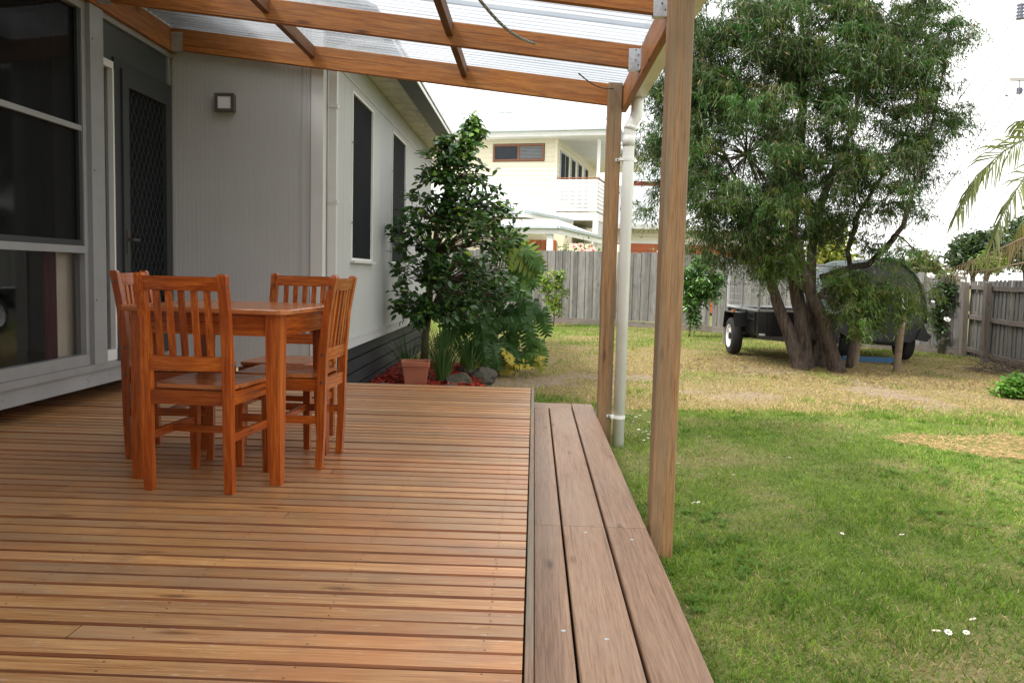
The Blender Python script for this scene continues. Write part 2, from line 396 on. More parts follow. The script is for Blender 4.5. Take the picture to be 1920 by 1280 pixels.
def timber(name, p, q, w_, h, mat, parent=None, c=.003, up=(0, 0, 1), roll=0.0):
    """chamfered bar from p to q: local X runs along it, w_ sideways, h along 'up'"""
    p = Vector(p); q = Vector(q); d = (q-p); L = d.length; d.normalize(); u = Vector(up)
    y = u.cross(d)
    if y.length < 1e-4: y = Vector((0, 1, 0)).cross(d)
    y.normalize(); z = d.cross(y)
    W = Matrix(((d.x, y.x, z.x, p.x), (d.y, y.y, z.y, p.y), (d.z, y.z, z.z, p.z), (0, 0, 0, 1)))
    if roll: W = W @ Matrix.Rotation(roll, 4, 'X')
    return link(name, chbox(L, w_, h, c, mat), parent, W)
def abox(name, a, b, mat, parent=None):
    c = [(p+q)/2 for p, q in zip(a, b)]
    return MB().box([p-r for p, r in zip(a, c)], [p-r for p, r in zip(b, c)]).build(name, mat, parent, Matrix.Translation(c))
# leaves ------------------------------------------------------------
def nrmz(a): return a/np.maximum(np.linalg.norm(a, axis=1, keepdims=True), 1e-9)
def leaf_arrays(P, D, Nn, L, Wd, C, shape='kite', fold=.15):
    P = np.asarray(P, float); D = nrmz(np.asarray(D, float)); Sd = nrmz(np.cross(D, Nn)); U = np.cross(Sd, D)
    L = np.asarray(L)[:, None]; Wd = np.asarray(Wd)[:, None]
    if shape == 'kite':
        vs = [P, P+D*L*.45+Sd*Wd/2+U*Wd*fold, P+D*L, P+D*L*.45-Sd*Wd/2+U*Wd*fold]; fc = [(0, 1, 2, 3)]
    elif shape == 'blade':
        vs = [P-Sd*Wd/2, P+Sd*Wd/2, P+D*L*.55+Sd*Wd*.35+U*L*.06, P+D*L*.55-Sd*Wd*.35+U*L*.06, P+D*L-U*L*.05]; fc = [(0, 1, 2, 3), (3, 2, 4)]
    elif shape == 'tri':
        vs = [P-Sd*Wd/2, P+Sd*Wd/2, P+D*L]; fc = [(0, 1, 2)]
    else:
        q = lambda a, b, s_: P+D*L*a+Sd*Wd*b*s_+U*Wd*abs(b)*fold-U*L*a*a*.10
        vs = [P, q(.28, .42, 1), q(.62, .46, 1), P+D*L-U*L*.13, q(.62, .46, -1), q(.28, .42, -1)]; fc = [(0, 1, 2, 3), (0, 3, 4, 5)]
    k = len(vs); V = np.stack(vs, 1).reshape(-1, 3); n = len(P)
    Cc = np.repeat(np.asarray(C), k, axis=0)
    return V, fc, k, n, Cc
def fast_mesh(name, V, fc, k, n, Cc, mat, smooth=False):
    m = bpy.data.meshes.new(name); m.vertices.add(len(V)); m.vertices.foreach_set('co', V.astype(np.float32).ravel())
    base = np.arange(n)[:, None]*k
    loops = np.concatenate([base+np.array(f)[None] for f in fc], 1).ravel()
    sizes = np.tile(np.array([len(f) for f in fc]), n)
    m.loops.add(len(loops)); m.loops.foreach_set('vertex_index', loops.astype(np.int32))
    m.polygons.add(len(sizes)); st = np.concatenate([[0], np.cumsum(sizes)[:-1]])
    m.polygons.foreach_set('loop_start', st.astype(np.int32)); m.polygons.foreach_set('loop_total', sizes.astype(np.int32))
    m.update(calc_edges=True); m.materials.append(mat); setcol(m, Cc)
    if smooth: m.polygons.foreach_set('use_smooth', [True]*len(m.polygons))
    return m
def leaves(name, parent, P, D, Nn, L, Wd, C, mat, shape='kite', fold=.15, W=None):
    if W is not None: P = np.asarray(P)-np.array(W.translation)
    return link(name, fast_mesh(name, *leaf_arrays(P, D, Nn, L, Wd, C, shape, fold), mat), parent, W)
def jit(c, n, v=.25):
    return np.clip(np.array(c)[None]*(1+rng.normal(0, v, (n, 1)))*(1+rng.normal(0, .1, (n, 3))), .004, 1)

# ================================================================== THE SETTING
def drymask(x, y):
    x = np.asarray(x, float); y = np.asarray(y, float)
    n = fbm(x*.8, y*.8, 3)-.5; n2 = fbm(x*2.6, y*2.6, 9)-.5
    band = sstep(7.4, 9.6, y + n*2.2)*(1-.72*sstep(13.4, 16.2, y+n*2.0 - .25*np.clip(x-3, 0, 9)))
    return np.clip(band*.80 + .20 + n2*1.15 + n*.7 - .10*sstep(17, 19, y), 0, 1)
def baremask(x, y):
    n = fbm(np.asarray(x)*.9+4, np.asarray(y)*1.3, 21)
    zone = sstep(8.6, 9.6, np.asarray(y))*(1-sstep(12.2, 13.8, np.asarray(y)))
    return np.clip(sstep(.58, .72, n)*zone*.8, 0, 1)
def gsurf(x, y):
    x = np.asarray(x, float); y = np.asarray(y, float)
    return gz(x, y) + (fbm(x*1.4, y*1.4, 40)-.5)*.035*((x > -4) & (x < 12) & (y < 22) & (y > -1))
def build_ground():
    xs = np.concatenate([[-400, -120, -40, -15, -8], np.arange(-4, 12.01, .16), [16, 24, 50, 130, 420]])
    ys = np.concatenate([[-60, -15, -5], np.arange(-1, 22.01, .16), [26, 34, 60, 140, 500, 1500]])
    X, Y = np.meshgrid(xs, ys); Z = gsurf(X, Y)
    V = np.stack([X.ravel(), Y.ravel(), Z.ravel()], 1); nx = len(xs)
    Fc = [(j*nx+i, j*nx+i+1, (j+1)*nx+i+1, (j+1)*nx+i) for j in range(len(ys)-1) for i in range(nx-1)]
    m = mesh('ground', V, Fc, None, True)
    dm = drymask(V[:, 0], V[:, 1]); bm_ = baremask(V[:, 0], V[:, 1])
    setcol(m, np.stack([dm, bm_, dm*0], 1))
    mt, t, b = new_mat('lawn_soil', (.1, .12, .04), .95, 0, .1)
    a = nd(t, 'ShaderNodeAttribute', attribute_name='col'); sp = nd(t, 'ShaderNodeSeparateColor'); t.links.new(a.outputs['Color'], sp.inputs[0])
    v, _ = objcoord(t, (1, 1, 1), False); n1 = noise(t, v, 9, 7); n2 = noise(t, v, 55, 4)
    gr = mixc(t, .6, ramp(t, n1, [(.3, (.065, .11, .018)), (.7, (.17, .215, .055))]), ramp(t, n2, [(.3, (.055, .09, .016)), (.7, (.22, .27, .075))]))
    dr = mixc(t, .6, ramp(t, n1, [(.3, (.17, .125, .065)), (.7, (.32, .24, .13))]), ramp(t, n2, [(.3, (.12, .09, .05)), (.7, (.38, .29, .17))]))
    br = mixc(t, .5, ramp(t, n1, [(.3, (.24, .175, .125)), (.7, (.36, .28, .215))]), ramp(t, n2, [(.3, (.18, .13, .095)), (.7, (.40, .32, .26))]))
    c = mixc(t, sp.outputs[0], gr, dr); c = mixc(t, sp.outputs[1], c, br)
    t.links.new(c, b.inputs['Base Color']); bump(t, b, n2, .03, .8)
    m.materials.append(mt)
    tag(link('ground', m), kind='structure')
build_ground()

# lawn: blades of grass (nobody could count them)
def in_deck(x, y): return (x < .56) & (y < 7.12)
def in_house(x, y): return ((x < -1.70) & (y < 14.1))
def in_bed(x, y): return (x < -.55 + .25*np.sin(y*2)) & (y > 6.9) & (y < 11.4) & (x < -.38-(y-7)*.12+.4)
def in_straw(x, y):
    cx, cy = 4.80, 6.95; a = (x-cx)/1.55; b = (y-cy+.12*(x-cx))/.62
    return a*a+b*b + (fbm(x*3, y*3, 77)-.5)*.9 < 1
def lawn(name, n, y0, y1, hmin, hmax, wmin, wmax, shape, power=1.0, keep=.55):
    u = rng.random(n); y = y0+(y1-y0)*u**power
    xl = -.16*y-.6; xr = .66*y+1.0
    x = xl+(xr-xl)*rng.random(n)
    ok = ~in_deck(x, y) & ~in_house(x, y) & ~in_bed(x, y) & ~in_straw(x, y) & (rng.random(n) > baremask(x, y)*.93)
    dm = drymask(x, y); ok &= (rng.random(n) > dm*keep) & (vnoise(x*6, y*6, 31) + rng.random(n)*.8 > .35)
    x, y, dm = x[ok], y[ok], dm[ok]; n = len(x)
    P = np.stack([x, y, gsurf(x, y)-.006], 1)
    lean = rng.normal(0, .62, (n, 3)); D = np.stack([lean[:, 0], lean[:, 1], np.abs(.75+.3*lean[:, 2])], 1)
    dryb = rng.random(n) < np.clip(dm*1.05, .06, .95)
    D[dryb, 2] *= .45
    tone = np.clip(.5*fbm(x*1.7, y*1.7, 5)+.9*(vnoise(x*13, y*13, 15)-.5)+.28, 0, 1)[:, None]
    g = (np.array([.070, .150, .016])*(1-tone)+np.array([.23, .315, .065])*tone)*(.5+.95*rng.random((n, 1)))
    d = np.array([.42, .33, .17])*(.55+.75*rng.random((n, 1)))
    C = np.where(dryb[:, None], d, g)
    L = (hmin+(hmax-hmin)*rng.random(n))*(.75+.6*vnoise(x*2.2, y*2.2, 8)); L = np.where(dryb, L*.85, L)
    Wd = wmin+(wmax-wmin)*rng.random(n)
    o = leaves(name, None, P, D, rng.normal(0, 1, (n, 3)), L, Wd, C, M['grass'], shape)
    return o
tag(lawn('lawn_grass', 300000, 1.6, 8.6, .022, .054, .0030, .0065, 'blade', 1.25), 'short patchy green lawn grass beside the timber step', 'grass', kind='stuff')
tag(lawn('dry_lawn_grass', 320000, 8.2, 21, .03, .075, .006, .012, 'tri', 1.2, .25), 'dry yellowing lawn grass running back to the paling fence', 'grass', kind='stuff')
def weeds():
    n0 = 900; P = []; D = []; L = []; Wd = []; C = []
    for i in range(n0):
        y = 2.2+6.2*random.random()**1.2; x = .62+random.random()*(.62*y+.4)
        if in_deck(np.array(x), np.array(y)) or in_straw(np.array(x), np.array(y)) or vnoise(np.array(x*1.1), np.array(y*1.1), 60) < .45: continue
        k = random.randint(4, 7); g = random.random()
        for j in range(k):
            a = j*2*math.pi/k+random.random(); P.append((x, y, float(gsurf(x, y))+.008)); D.append((math.cos(a), math.sin(a), .35+.4*random.random()))
            L.append(.03+.035*random.random()); Wd.append(.010+.008*random.random()); C.append((.06+.06*g, .14+.07*g, .02+.015*g))
    n = len(P); tag(leaves('lawn_weeds', None, P, D, np.tile([0, 0, 1.], (n, 1)), L, Wd, C, M['grass'], 'leaf'), 'broad leaved weeds growing in the near green lawn', 'weeds', kind='stuff')
weeds()
def straw_patch():
    n = 30000; x = 2.6+4.6*rng.random(n); y = 5.6+2.6*rng.random(n); ok = in_straw(x, y); x, y = x[ok], y[ok]; n = len(x)
    a = rng.random(n)*6.283; P = np.stack([x, y, gsurf(x, y)+.003+.02*rng.random(n)], 1); D = np.stack([np.cos(a), np.sin(a), rng.normal(0, .10, n)], 1)
    C = np.array([.58, .37, .20])*(.45+.8*rng.random((n, 1)))*np.array([1, 1, 1])
    tag(leaves('straw_mulch', None, P, D, np.tile([0, 0, 1.], (n, 1)), .03+.07*rng.random(n), .003+.005*rng.random(n), C, M['straw'], 'kite'), 'pale orange straw and bark mulch patch in the lawn', 'mulch', kind='stuff')
straw_patch()
def daisies():
    b = MB(); b.lathe([(.012, 0), (.0125, .004), (.006, .006), (0.0001, .006)], 8)
    pet = MB()
    for k in range(9):
        a = k*2*math.pi/9; c, s_ = math.cos(a), math.sin(a)
        pet.add([(c*.003, s_*.003, .003), (c*.012-s_*.0045, s_*.012+c*.0045, .006), (c*.019, s_*.019, .004), (c*.012+s_*.0045, s_*.012-c*.0045, .006)], [(0, 1, 2, 3)])
    nb = len(pet.V); pet.lathe([(.0045, .004), (.0045, .007), (.002, .009), (.0001, .009)], 8)
    md = mesh('daisy', pet.V, pet.F, M['petal']); md.materials.append(M['yolk'])
    for i, p in enumerate(md.polygons): p.material_index = 1 if i >= 9 else 0
    spots = []
    for _ in range(26): spots.append((1185+70*random.random(), 775+60*random.random(), 'white daisies clustered in the grass right of the downpipe', 'small white daisy in the grass cluster beside the downpipe'))
    for _ in range(9): spots.append((1005+110*random.random(), 745+9*random.random(), 'white daisies behind the end of the step', 'small white daisy in the grass behind the step end'))
    for u, v in ((1754, 1208), (1776, 1210), (1810, 1210), (1823, 1181)): spots.append((u, v, 'white daisies at the near right of the lawn', 'small white daisy in the grass at the near right corner'))
    for u, v in ((1309, 956), (1578, 1015), (1270, 882), (1590, 829), (1300, 957), (1330, 830), (1375, 905), (1690, 1020), (1480, 870)): spots.append((u, v, 'white daisies scattered over the middle lawn', 'small lone white daisy scattered in the middle lawn'))
    for u, v, g, lab in spots:
        P = on_ground(u, v); s_ = random.uniform(.6, 1.0)
        tag(link('daisy', md, None, Matrix.Translation((P[0], P[1], float(gsurf(P[0], P[1]))+.048)) @ Matrix.Rotation(random.random()*6, 4, 'Z') @ Matrix.Rotation(random.uniform(-.5, .5), 4, 'X') @ Matrix.Scale(s_, 4)), lab, 'flower', g)
daisies()

# ================================================================== DECK AND STEP
deck = thing('timber_deck', 'weathered brown timber deck of narrow boards under the pergola', 'deck', (-1.5, 3.2, 0))
y = -.9; k = 0
while y < 6.93:
    x0 = -3.38; pitch = .0895; dz = random.uniform(-.003, .002)
    if k % 4 == 1:
        xj = -2.4+1.7*random.random()
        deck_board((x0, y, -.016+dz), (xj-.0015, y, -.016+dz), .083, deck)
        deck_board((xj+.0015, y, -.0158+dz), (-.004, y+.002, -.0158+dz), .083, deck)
    else:
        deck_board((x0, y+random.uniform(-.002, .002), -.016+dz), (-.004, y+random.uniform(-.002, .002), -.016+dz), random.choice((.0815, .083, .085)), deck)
    y += pitch; k += 1
deck_end = y-pitch+.044
timber('edge_trim', (.0125, -.95, -.0745), (.0125, deck_end+.03, -.0745), .022, .145, M['trim'], deck, .002)
timber('end_trim', (-1.9, deck_end+.016, -.078), (.001, deck_end+.016, -.078), .022, .145, M['trim'], deck, .002)
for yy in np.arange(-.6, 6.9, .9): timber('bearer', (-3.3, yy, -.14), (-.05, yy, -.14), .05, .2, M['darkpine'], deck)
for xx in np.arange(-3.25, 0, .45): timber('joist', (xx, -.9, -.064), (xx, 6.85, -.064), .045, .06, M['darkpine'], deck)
nl_ = MB()
for i in range(88):
    yy = -.9+i*.0895
    for xx in [-.10]+[q for q in np.arange(-2.8, -.2, .45)]:
        for dy in (-.022, .022): nl_.lathe([(.0032, 0), (.0001, .0004)], 6, 'Z', (xx+random.gauss(0, .004), yy+dy+random.gauss(0, .003), .0003+.002*0))
tag(nl_.build('nail_heads', M['bolt'], deck), kind='stuff')
step = thing('timber_step', 'low pinkish brown timber step of three wide planks beside the deck', 'step', (.27, 3.2, -.4))
for a, b in ((.028, .146), (.156, .337), (.348, .523)):
    yj = 3.587; xm = (a+b)/2; ye = 6.80 if a < .1 else (6.86 if a < .2 else 7.09)
    timber('plank', (xm, -.9, -.171), (xm, yj-.002, -.171), b-a, .042, M['step'], step, .004)
    timber('plank', (xm, yj+.002, -.1712), (xm, ye, -.1712), b-a, .042, M['step'], step, .004)
MB().prism([(.028, 6.806, -.192), (.152, 6.806, -.192), (.342, 6.868, -.192), (.342, 7.09, -.192), (.028, 7.09, -.192)], (0, 0, .042)).build('end_plank', M['step'], step)
timber('riser', (.508, -.9, -.30), (.508, 7.05, -.30), .03, .21, M['step'], step)
timber('end_riser', (.03, 7.07, -.30), (.49, 7.07, -.30), .03, .21, M['step'], step)
for (xx, yy) in ((.44, 3.42), (.25, 3.5), (.25, 2.45), (.12, 2.5)):
    MB().lathe([(.0001, 0), (.008, 0), (.008, .0015), (.0001, .002)], 12).build('screw', M['galv'], step, Matrix.Translation((xx, yy, -.1499)))

# ================================================================== PERGOLA
per = thing('pergola', 'stained pine pergola with clear corrugated roof over the deck', 'pergola', (.62, 6.6, -.4))
SL = .106                                            # roof fall per metre of X
def rz_(x, top=2.845): return top - SL*(x+3.0)       # top of rafters
for yy, hh in ((6.76, .168), (5.62, .150), (4.48, .150), (3.34, .150), (2.2, .15), (1.06, .15), (-.08, .15)):
    xe = .57 if yy > 6.5 else .655
    a = Vector((-2.955, yy, rz_(-2.955)-hh/2)); b = Vector((xe, yy, rz_(xe)-hh/2))
    timber('rafter', a, b, .045, hh, M['pine'], per)
    if yy < 6.5:       # galvanised hanger at the outer beam
        h = MB(); zt = rz_(xe)
        for s_ in (-1, 1): h.box((xe-.075, yy+s_*.0235, zt-hh-.004), (xe+.003, yy+s_*.0265, zt-.02)); h.box((xe-.001, yy+s_*.0265, zt-hh-.004), (xe+.003, yy+s_*.062, zt-.02))
        h.box((xe-.075, yy-.0265, zt-hh-.0075), (xe+.003, yy+.0265, zt-hh-.0035))
        ho = h.build('joist_hanger', M['galv'], per)
        for q in range(4): MB().lathe([(.0001, 0), (.005, 0), (.005, .002), (.0001, .0025)], 8, 'Y').build('nail', M['bolt'], ho, Matrix.Translation((xe-.012-.018*(q % 2), yy-.0275, zt-hh+.025+.032*q)) @ Matrix.Rotation(math.pi, 4, 'Z'))
    h = MB()                                          # hanger at the house
    for s_ in (-1, 1): h.box((-2.952, yy+s_*.0235, rz_(-2.9)-hh-.004), (-2.86, yy+s_*.0265, rz_(-2.9)-.03))
    h.box((-2.952, yy-.0265, rz_(-2.9)-hh-.0085), (-2.86, yy+.0265, rz_(-2.9)-hh-.0045)); h.build('joist_hanger', M['galv'], per)
ys_ = (6.76, 5.62, 4.48, 3.34, 2.2, 1.06, -.08)
for xx in (-1.82, -.60):
    for a, b in zip(ys_[:-1], ys_[1:]):
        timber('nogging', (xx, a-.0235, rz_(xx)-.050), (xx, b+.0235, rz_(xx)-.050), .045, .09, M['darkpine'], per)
timber('wall_plate', (-2.978, -1.0, 2.752), (-2.978, 6.84, 2.752), .042, .185, M['pine'], per)
HB = 2.452
timber('outer_beam', (.680, -1.0, HB-.095), (.680, 6.83, HB-.095), .045, .19, M['pine'], per)
PW = .112
def post(yc, xc, ztop, bend=0):
    timber('post', (xc, yc, -.46), (xc, yc, ztop), PW, PW, M['post'], per, .006)
post(6.70, .595, 2.455); post(3.98, .66-.015, 2.36)
# corrugated clear sheets
def sheet_mesh(wd=.86, x0=-2.96, x1=.71):
    n = int(wd/.076*10); V = []; Fc = []
    for i in range(n+1):
        yv = i*wd/n; zz = .0085*math.sin(2*math.pi*yv/.076)
        V += [(x0, yv, zz+rz_(x0)+.0165), (x1, yv, zz+rz_(x1)+.0165)]
    for i in range(n): Fc.append((2*i, 2*i+1, 2*i+3, 2*i+2))
    return mesh('roof_sheet', V, Fc, M['poly'], True)
sm = sheet_mesh()
for i in range(10):
    link('roof_sheet', sm, per, Matrix.Translation((0, 6.86-.86-i*.784, .0035*(i % 2))))
# gutter
g = MB(); GX = .7045
for a, b in (((GX, HB-.12), (GX+.002, HB-.005)), ((GX, HB-.122), (GX+.115, HB-.119)), ((GX+.113, HB-.119), (GX+.116, HB-.01)), ((GX+.105, HB-.01), (GX+.118, HB-.004))):
    g.box((a[0], -1.0, a[1]), (b[0], 6.9, b[1]))
g.box((GX+.002, 6.897, HB-.119), (GX+.113, 6.9, HB-.02)); g.build('gutter', M['pvc'], per)
dp = thing('downpipe', 'white round plastic downpipe strapped beside the far pergola post', 'downpipe', (.735, 6.6, -.4))
path = [(.765, 6.60, HB-.125), (.765, 6.60, HB-.19), (.762, 6.60, HB-.235), (.748, 6.60, HB-.28), (.728, 6.60, HB-.315), (.712, 6.60, HB-.36), (.708, 6.60, HB-.42), (.708, 6.60, -.395)]
path[-1] = (.708, 6.60, -.41)
MB().tube(path, [.047, .047, .047, .046, .046, .046, .045, .045], 20).build('pipe', M['pvc'], dp, None, True)
MB().tube([(.720, 6.60, HB-.33), (.7115, 6.60, HB-.365)], .0495, 20).build('collar', M['pvc'], dp, None, True)
MB().tube([(.708, 6.60, HB-.41), (.708, 6.60, HB-.49)], .0495, 20).build('collar', M['pvc'], dp, None, True)
for zz in (1.86, -.17):
    s_ = MB(); s_.tube([(.708, 6.60, zz-.012), (.708, 6.60, zz+.012)], .0485, 20)
    s_.box((.612, 6.6385, zz-.011), (.668, 6.6415, zz+.011)); s_.box((.640, 6.575, zz-.011), (.668, 6.6415, zz+.011)); st = s_.build('strap', M['pvc'], dp)
    MB().lathe([(.0001, 0), (.006, 0), (.006, .003), (.0001, .004)], 10, 'Y').build('screw', M['bolt'], st, Matrix.Translation((.628, 6.637, zz)) @ Matrix.Rotation(math.pi, 4, 'Z'))
# rope and cable on the roof framing
A = Vector((-.62, 4.50, rz_(-.62)-.02)); pts = []
q0 = on_y(890, -12, 4.7); q1 = on_y(1002, 82, 5.55)
for i in range(13):
    s_ = i/12; pts.append(tuple(Vector(q0).lerp(Vector(q1), s_)+Vector((0, 0, -.05*math.sin(math.pi*s_)))))
tag(MB().tube(pts, .0095, 8).build('rope', M['rope'], None, None, True), 'black and white flecked rope slung under the clear roof', 'rope')
q0 = on_y(1085, 138, 5.64); q1 = on_y(1150, 166, 6.66); pts = [tuple(Vector(q0).lerp(Vector(q1), i/10)+Vector((0, 0, -.035*math.sin(math.pi*i/10)))) for i in range(11)]
tag(MB().tube(pts, .0045, 6).build('cable', M['cable'], None, None, True), 'thin black cable drooping between the two far rafters', 'cable')

# ================================================================== THE HOUSE
hs = thing('house', 'pale grey house with glazed porch wall, grooved cladding and dark screened windows', 'house', (-3.0, 6.8, -.4))
X0 = -3.0
# plinth board and sill under the glazing
abox('sill_board', (X0-.10, -1.0, .108), (X0-.002, 6.845, .215), M['sill'], hs)
abox('sill', (X0-.10, -1.0, .2165), (X0+.022, 5.86, .262), M['alu'], hs)
abox('door_sill', (X0-.10, 5.8625, .2165), (X0+.018, 6.845, .25), M['alu'], hs)
for yy, zz in ((5.5, .17), (5.56, .19), (5.52, .15), (5.8, .17), (4.6, .16)):
    MB().lathe([(.0001, 0), (.008, 0), (.007, .003), (.0001, .004)], 10, 'X').build('bolt_head', M['alu'], hs, Matrix.Translation((X0-.0021, yy, zz)))
abox('subfloor', (X0-.46, -1.0, -.4), (X0-.40, 6.84, .106), M['void'], hs)
# big window
bw = link('window', None, hs, Matrix.Translation((X0, 5.5, .26))); W0, W1 = 2.6, 5.54
fr = MB()
fr.box((X0-.07, W0, .2635), (X0, W1, .335)); fr.box((X0-.07, W0, 2.60), (X0, W1, 2.655)); fr.box((X0-.07, W1-.045, .336), (X0-.002, W1-.0005, 2.599)); fr.box((X0-.07, W0, .336), (X0-.002, W0+.045, 2.599))
fr.box((X0-.07, W0+.046, 1.015), (X0+.004, W1-.046, 1.062)); fr.build('frame', M['alu'], bw)
abox('pane', (X0-.045, W0+.046, .336), (X0-.039, W1-.046, 1.0145), M['glass'], bw)
abox('pane', (X0-.045, W0+.046, 1.0625), (X0-.039, W1-.046, 2.599), M['glass_s'], bw)
abox('screen_rail', (X0-.036, W0+.047, 1.815), (X0-.008, W1-.047, 1.85), M['alu'], bw)
sf = MB(); sf.box((X0-.034, W0+.047, 1.064), (X0-.012, W1-.047, 1.10)); sf.box((X0-.034, W1-.08, 1.101), (X0-.012, W1-.047, 1.814)); sf.box((X0-.034, W1-.08, 1.851), (X0-.012, W1-.047, 2.598)); sf.build('screen_frame', M['doorp'], bw)
MB().box((X0-.06, W1+.0005, .2635), (X0+.03, W1+.17, 2.655)).build('glazing_post', M['alu'], hs)
for zz in (2.43, 1.57, .7): MB().lathe([(.0001, 0), (.007, 0), (.006, .002), (.0001, .003)], 8, 'X').build('screw', M['bolt'], hs, Matrix.Translation((X0+.0301, W1+.03, zz)))
# sidelight
sw = link('window', None, hs, Matrix.Translation((X0, 5.8, .26))); A0, A1 = W1+.1705, 5.895
fr = MB(); fr.box((X0-.05, A0, .2635), (X0+.004, A1, .34)); fr.box((X0-.05, A0, 2.31), (X0+.004, A1, 2.36)); fr.box((X0-.05, A1-.022, .3405), (X0+.006, A1, 2.3095)); fr.build('frame', M['wtrim'], sw)
abox('pane', (X0-.035, A0, .3405), (X0-.029, A1-.0225, 2.3095), M['glass'], sw)
# door
dr = link('door', None, hs, Matrix.Translation((X0, 6.4, .26))); D0, D1 = 5.905, 6.83
j = MB(); j.box((X0-.08, D0, .2505), (X0+.003, D0+.085, 2.40)); j.box((X0-.08, D1-.05, .2505), (X0+.003, D1, 2.40)); j.box((X0-.08, D0+.0855, 2.345), (X0+.003, D1-.0505, 2.40)); j.build('door_frame', M['doorp'], dr)
d0, d1 = D0+.088, D1-.052
f2 = MB(); f2.box((X0-.02, d0, .253), (X0+.02, d0+.09, 2.342)); f2.box((X0-.02, d1-.085, .253), (X0+.02, d1, 2.342)); f2.box((X0-.02, d0+.0905, 2.225), (X0+.02, d1-.0855, 2.342)); f2.box((X0-.02, d0+.0905, .253), (X0+.02, d1-.0855, .42)); f2.build('stile_frame', M['doorp'], dr)
gr = MB(); gy0, gy1, gz0, gz1 = d0+.088, d1-.083, .41, 2.23; cw, chh = .075, .135
def clip_line(p, q):
    (a, b), (c, d) = p, q; t0, t1 = 0, 1
    for P_, Q_ in ((-(c-a), a-gy0), (c-a, gy1-a), (-(d-b), b-gz0), (d-b, gz1-b)):
        if abs(P_) < 1e-9:
            if Q_ < 0: return None
        else:
            r = Q_/P_
            if P_ < 0: t0 = max(t0, r)
            else: t1 = min(t1, r)
    if t0 >= t1-.02: return None
    return (a+(c-a)*t0, b+(d-b)*t0), (a+(c-a)*t1, b+(d-b)*t1)
span = gz1-gz0; run = span*cw/chh
for i in range(-40, 40):
    for s_ in (1, -1):
        y_0 = gy0+i*cw
        L_ = clip_line((y_0, gz0), (y_0+s_*run, gz1))
        if L_: gr.bar((X0+s_*.0022, L_[0][0], L_[0][1]), (X0+s_*.0022, L_[1][0], L_[1][1]), .005, .004, (1, 0, 0))
gr.build('grille', M['grille'], dr)
abox('screen', (X0-.016, gy0, gz0), (X0-.0125, gy1, gz1), M['screen'], dr)
hd = MB(); hd.box((X0+.0205, d0+.03, 1.02), (X0+.026, d0+.062, 1.20)); hd.bar((X0+.055, d0+.045, 1.13), (X0+.055, d0+.15, 1.13), .014, .018); hd.bar((X0+.026, d0+.046, 1.13), (X0+.062, d0+.046, 1.13), .016, .016); hd.build('handle', M['bolt'], dr)
# transom panel
tp = link('transom_panel', None, hs, Matrix.Translation((X0, 6.3, 2.5)))
abox('panel', (X0-.05, W1+.171, 2.4005), (X0-.012, 6.77, 2.618), M['darkpanel'], tp)
MB().box((X0-.05, W1+.171, 2.6185), (X0+.012, 6.845, 2.657)).box((X0-.05, 6.7705, 2.4005), (X0+.008, 6.80, 2.618)).build('frame', M['alu'], tp)
abox('panel', (X0-.05, W1+.171, 2.3605), (X0-.012, D0-.002, 2.40), M['darkpanel'], tp)
abox('wall_head', (X0-.12, -1.0, 2.658), (X0-.001, 6.845, 3.05), M['clad'], hs)
abox('wall', (X0-.12, -1.0, .2175), (X0-.001, W0-.001, 2.657), M['clad'], hs)
# unseen wing added behind the camera to shade the left of the deck
abox('added_shade_wall', (-3.0, -1.25, -.4), (-.35, -1.1, 3.05), M['clad'], hs)
abox('added_shade_roof', (-3.4, -5.5, 3.06), (-.1, -1.0, 3.12), M['roofdark'], hs)
abox('added_shade_side', (-.50, -5.2, -.4), (-.36, -1.26, 3.05), M['clad'], hs)
# room behind the glass
abox('room_floor', (-6.5, 2.0, .15), (X0-.11, 7.0, .20), M['sofa'], hs)
abox('room_wall', (-6.6, 2.0, .15), (-6.5, 7.0, 2.7), M['greyw'], hs)
abox('room_end_wall', (-6.5, 6.845, .2), (X0-.105, 6.90, 2.7), M['greyw'], hs)
abox('room_ceiling', (-6.6, 1.9, 2.70), (X0-.125, 7.0, 2.76), M['greyw'], hs)
abox('room_near_wall', (-6.6, 1.9, .15), (X0-.125, 2.0, 2.7), M['greyw'], hs)
def blind(name, y0, y1, x, mat, label, cat, z0=.30, z1=2.58, wave=.012):
    n = 24; V = []
    for zz in (z0, z1):
        for i in range(n+1): V.append((x+wave*math.sin(i*1.35), y0+(y1-y0)*i/n, zz))
    b_ = MB().add(V, [(i, i+1, n+2+i, n+1+i) for i in range(n)]); o = b_.build(name, mat, None)
    md_ = o.modifiers.new('thick', 'SOLIDIFY'); md_.thickness = .003
    tag(o, label, cat)
blind('blind', 5.36, 5.78, -3.12, M['beige'], 'beige blind hanging inside the right end of the big window', 'blind', wave=.003)
blind('curtain', 5.24, 5.35, -3.13, M['redc'], 'narrow dark red curtain beside the beige blind inside the window', 'curtain')
sofa = thing('sofa', 'dark sofa inside the room behind the big window', 'sofa', (-3.75, 4.6, .2))
for nme, a, b in (('seat', (-4.0, 3.7, .26), (-3.42, 4.95, .55)), ('backrest', (-4.22, 3.7, .26), (-4.005, 4.95, .98)), ('armrest', (-4.0, 4.955, .26), (-3.42, 5.1, .7)), ('armrest', (-4.0, 3.55, .26), (-3.42, 3.695, .7)), ('base', (-4.2, 3.58, .2), (-3.44, 5.07, .255))):
    o = abox(nme, a, b, M['sofa'], sofa); bv = o.modifiers.new('b', 'BEVEL'); bv.width = .04; bv.segments = 3
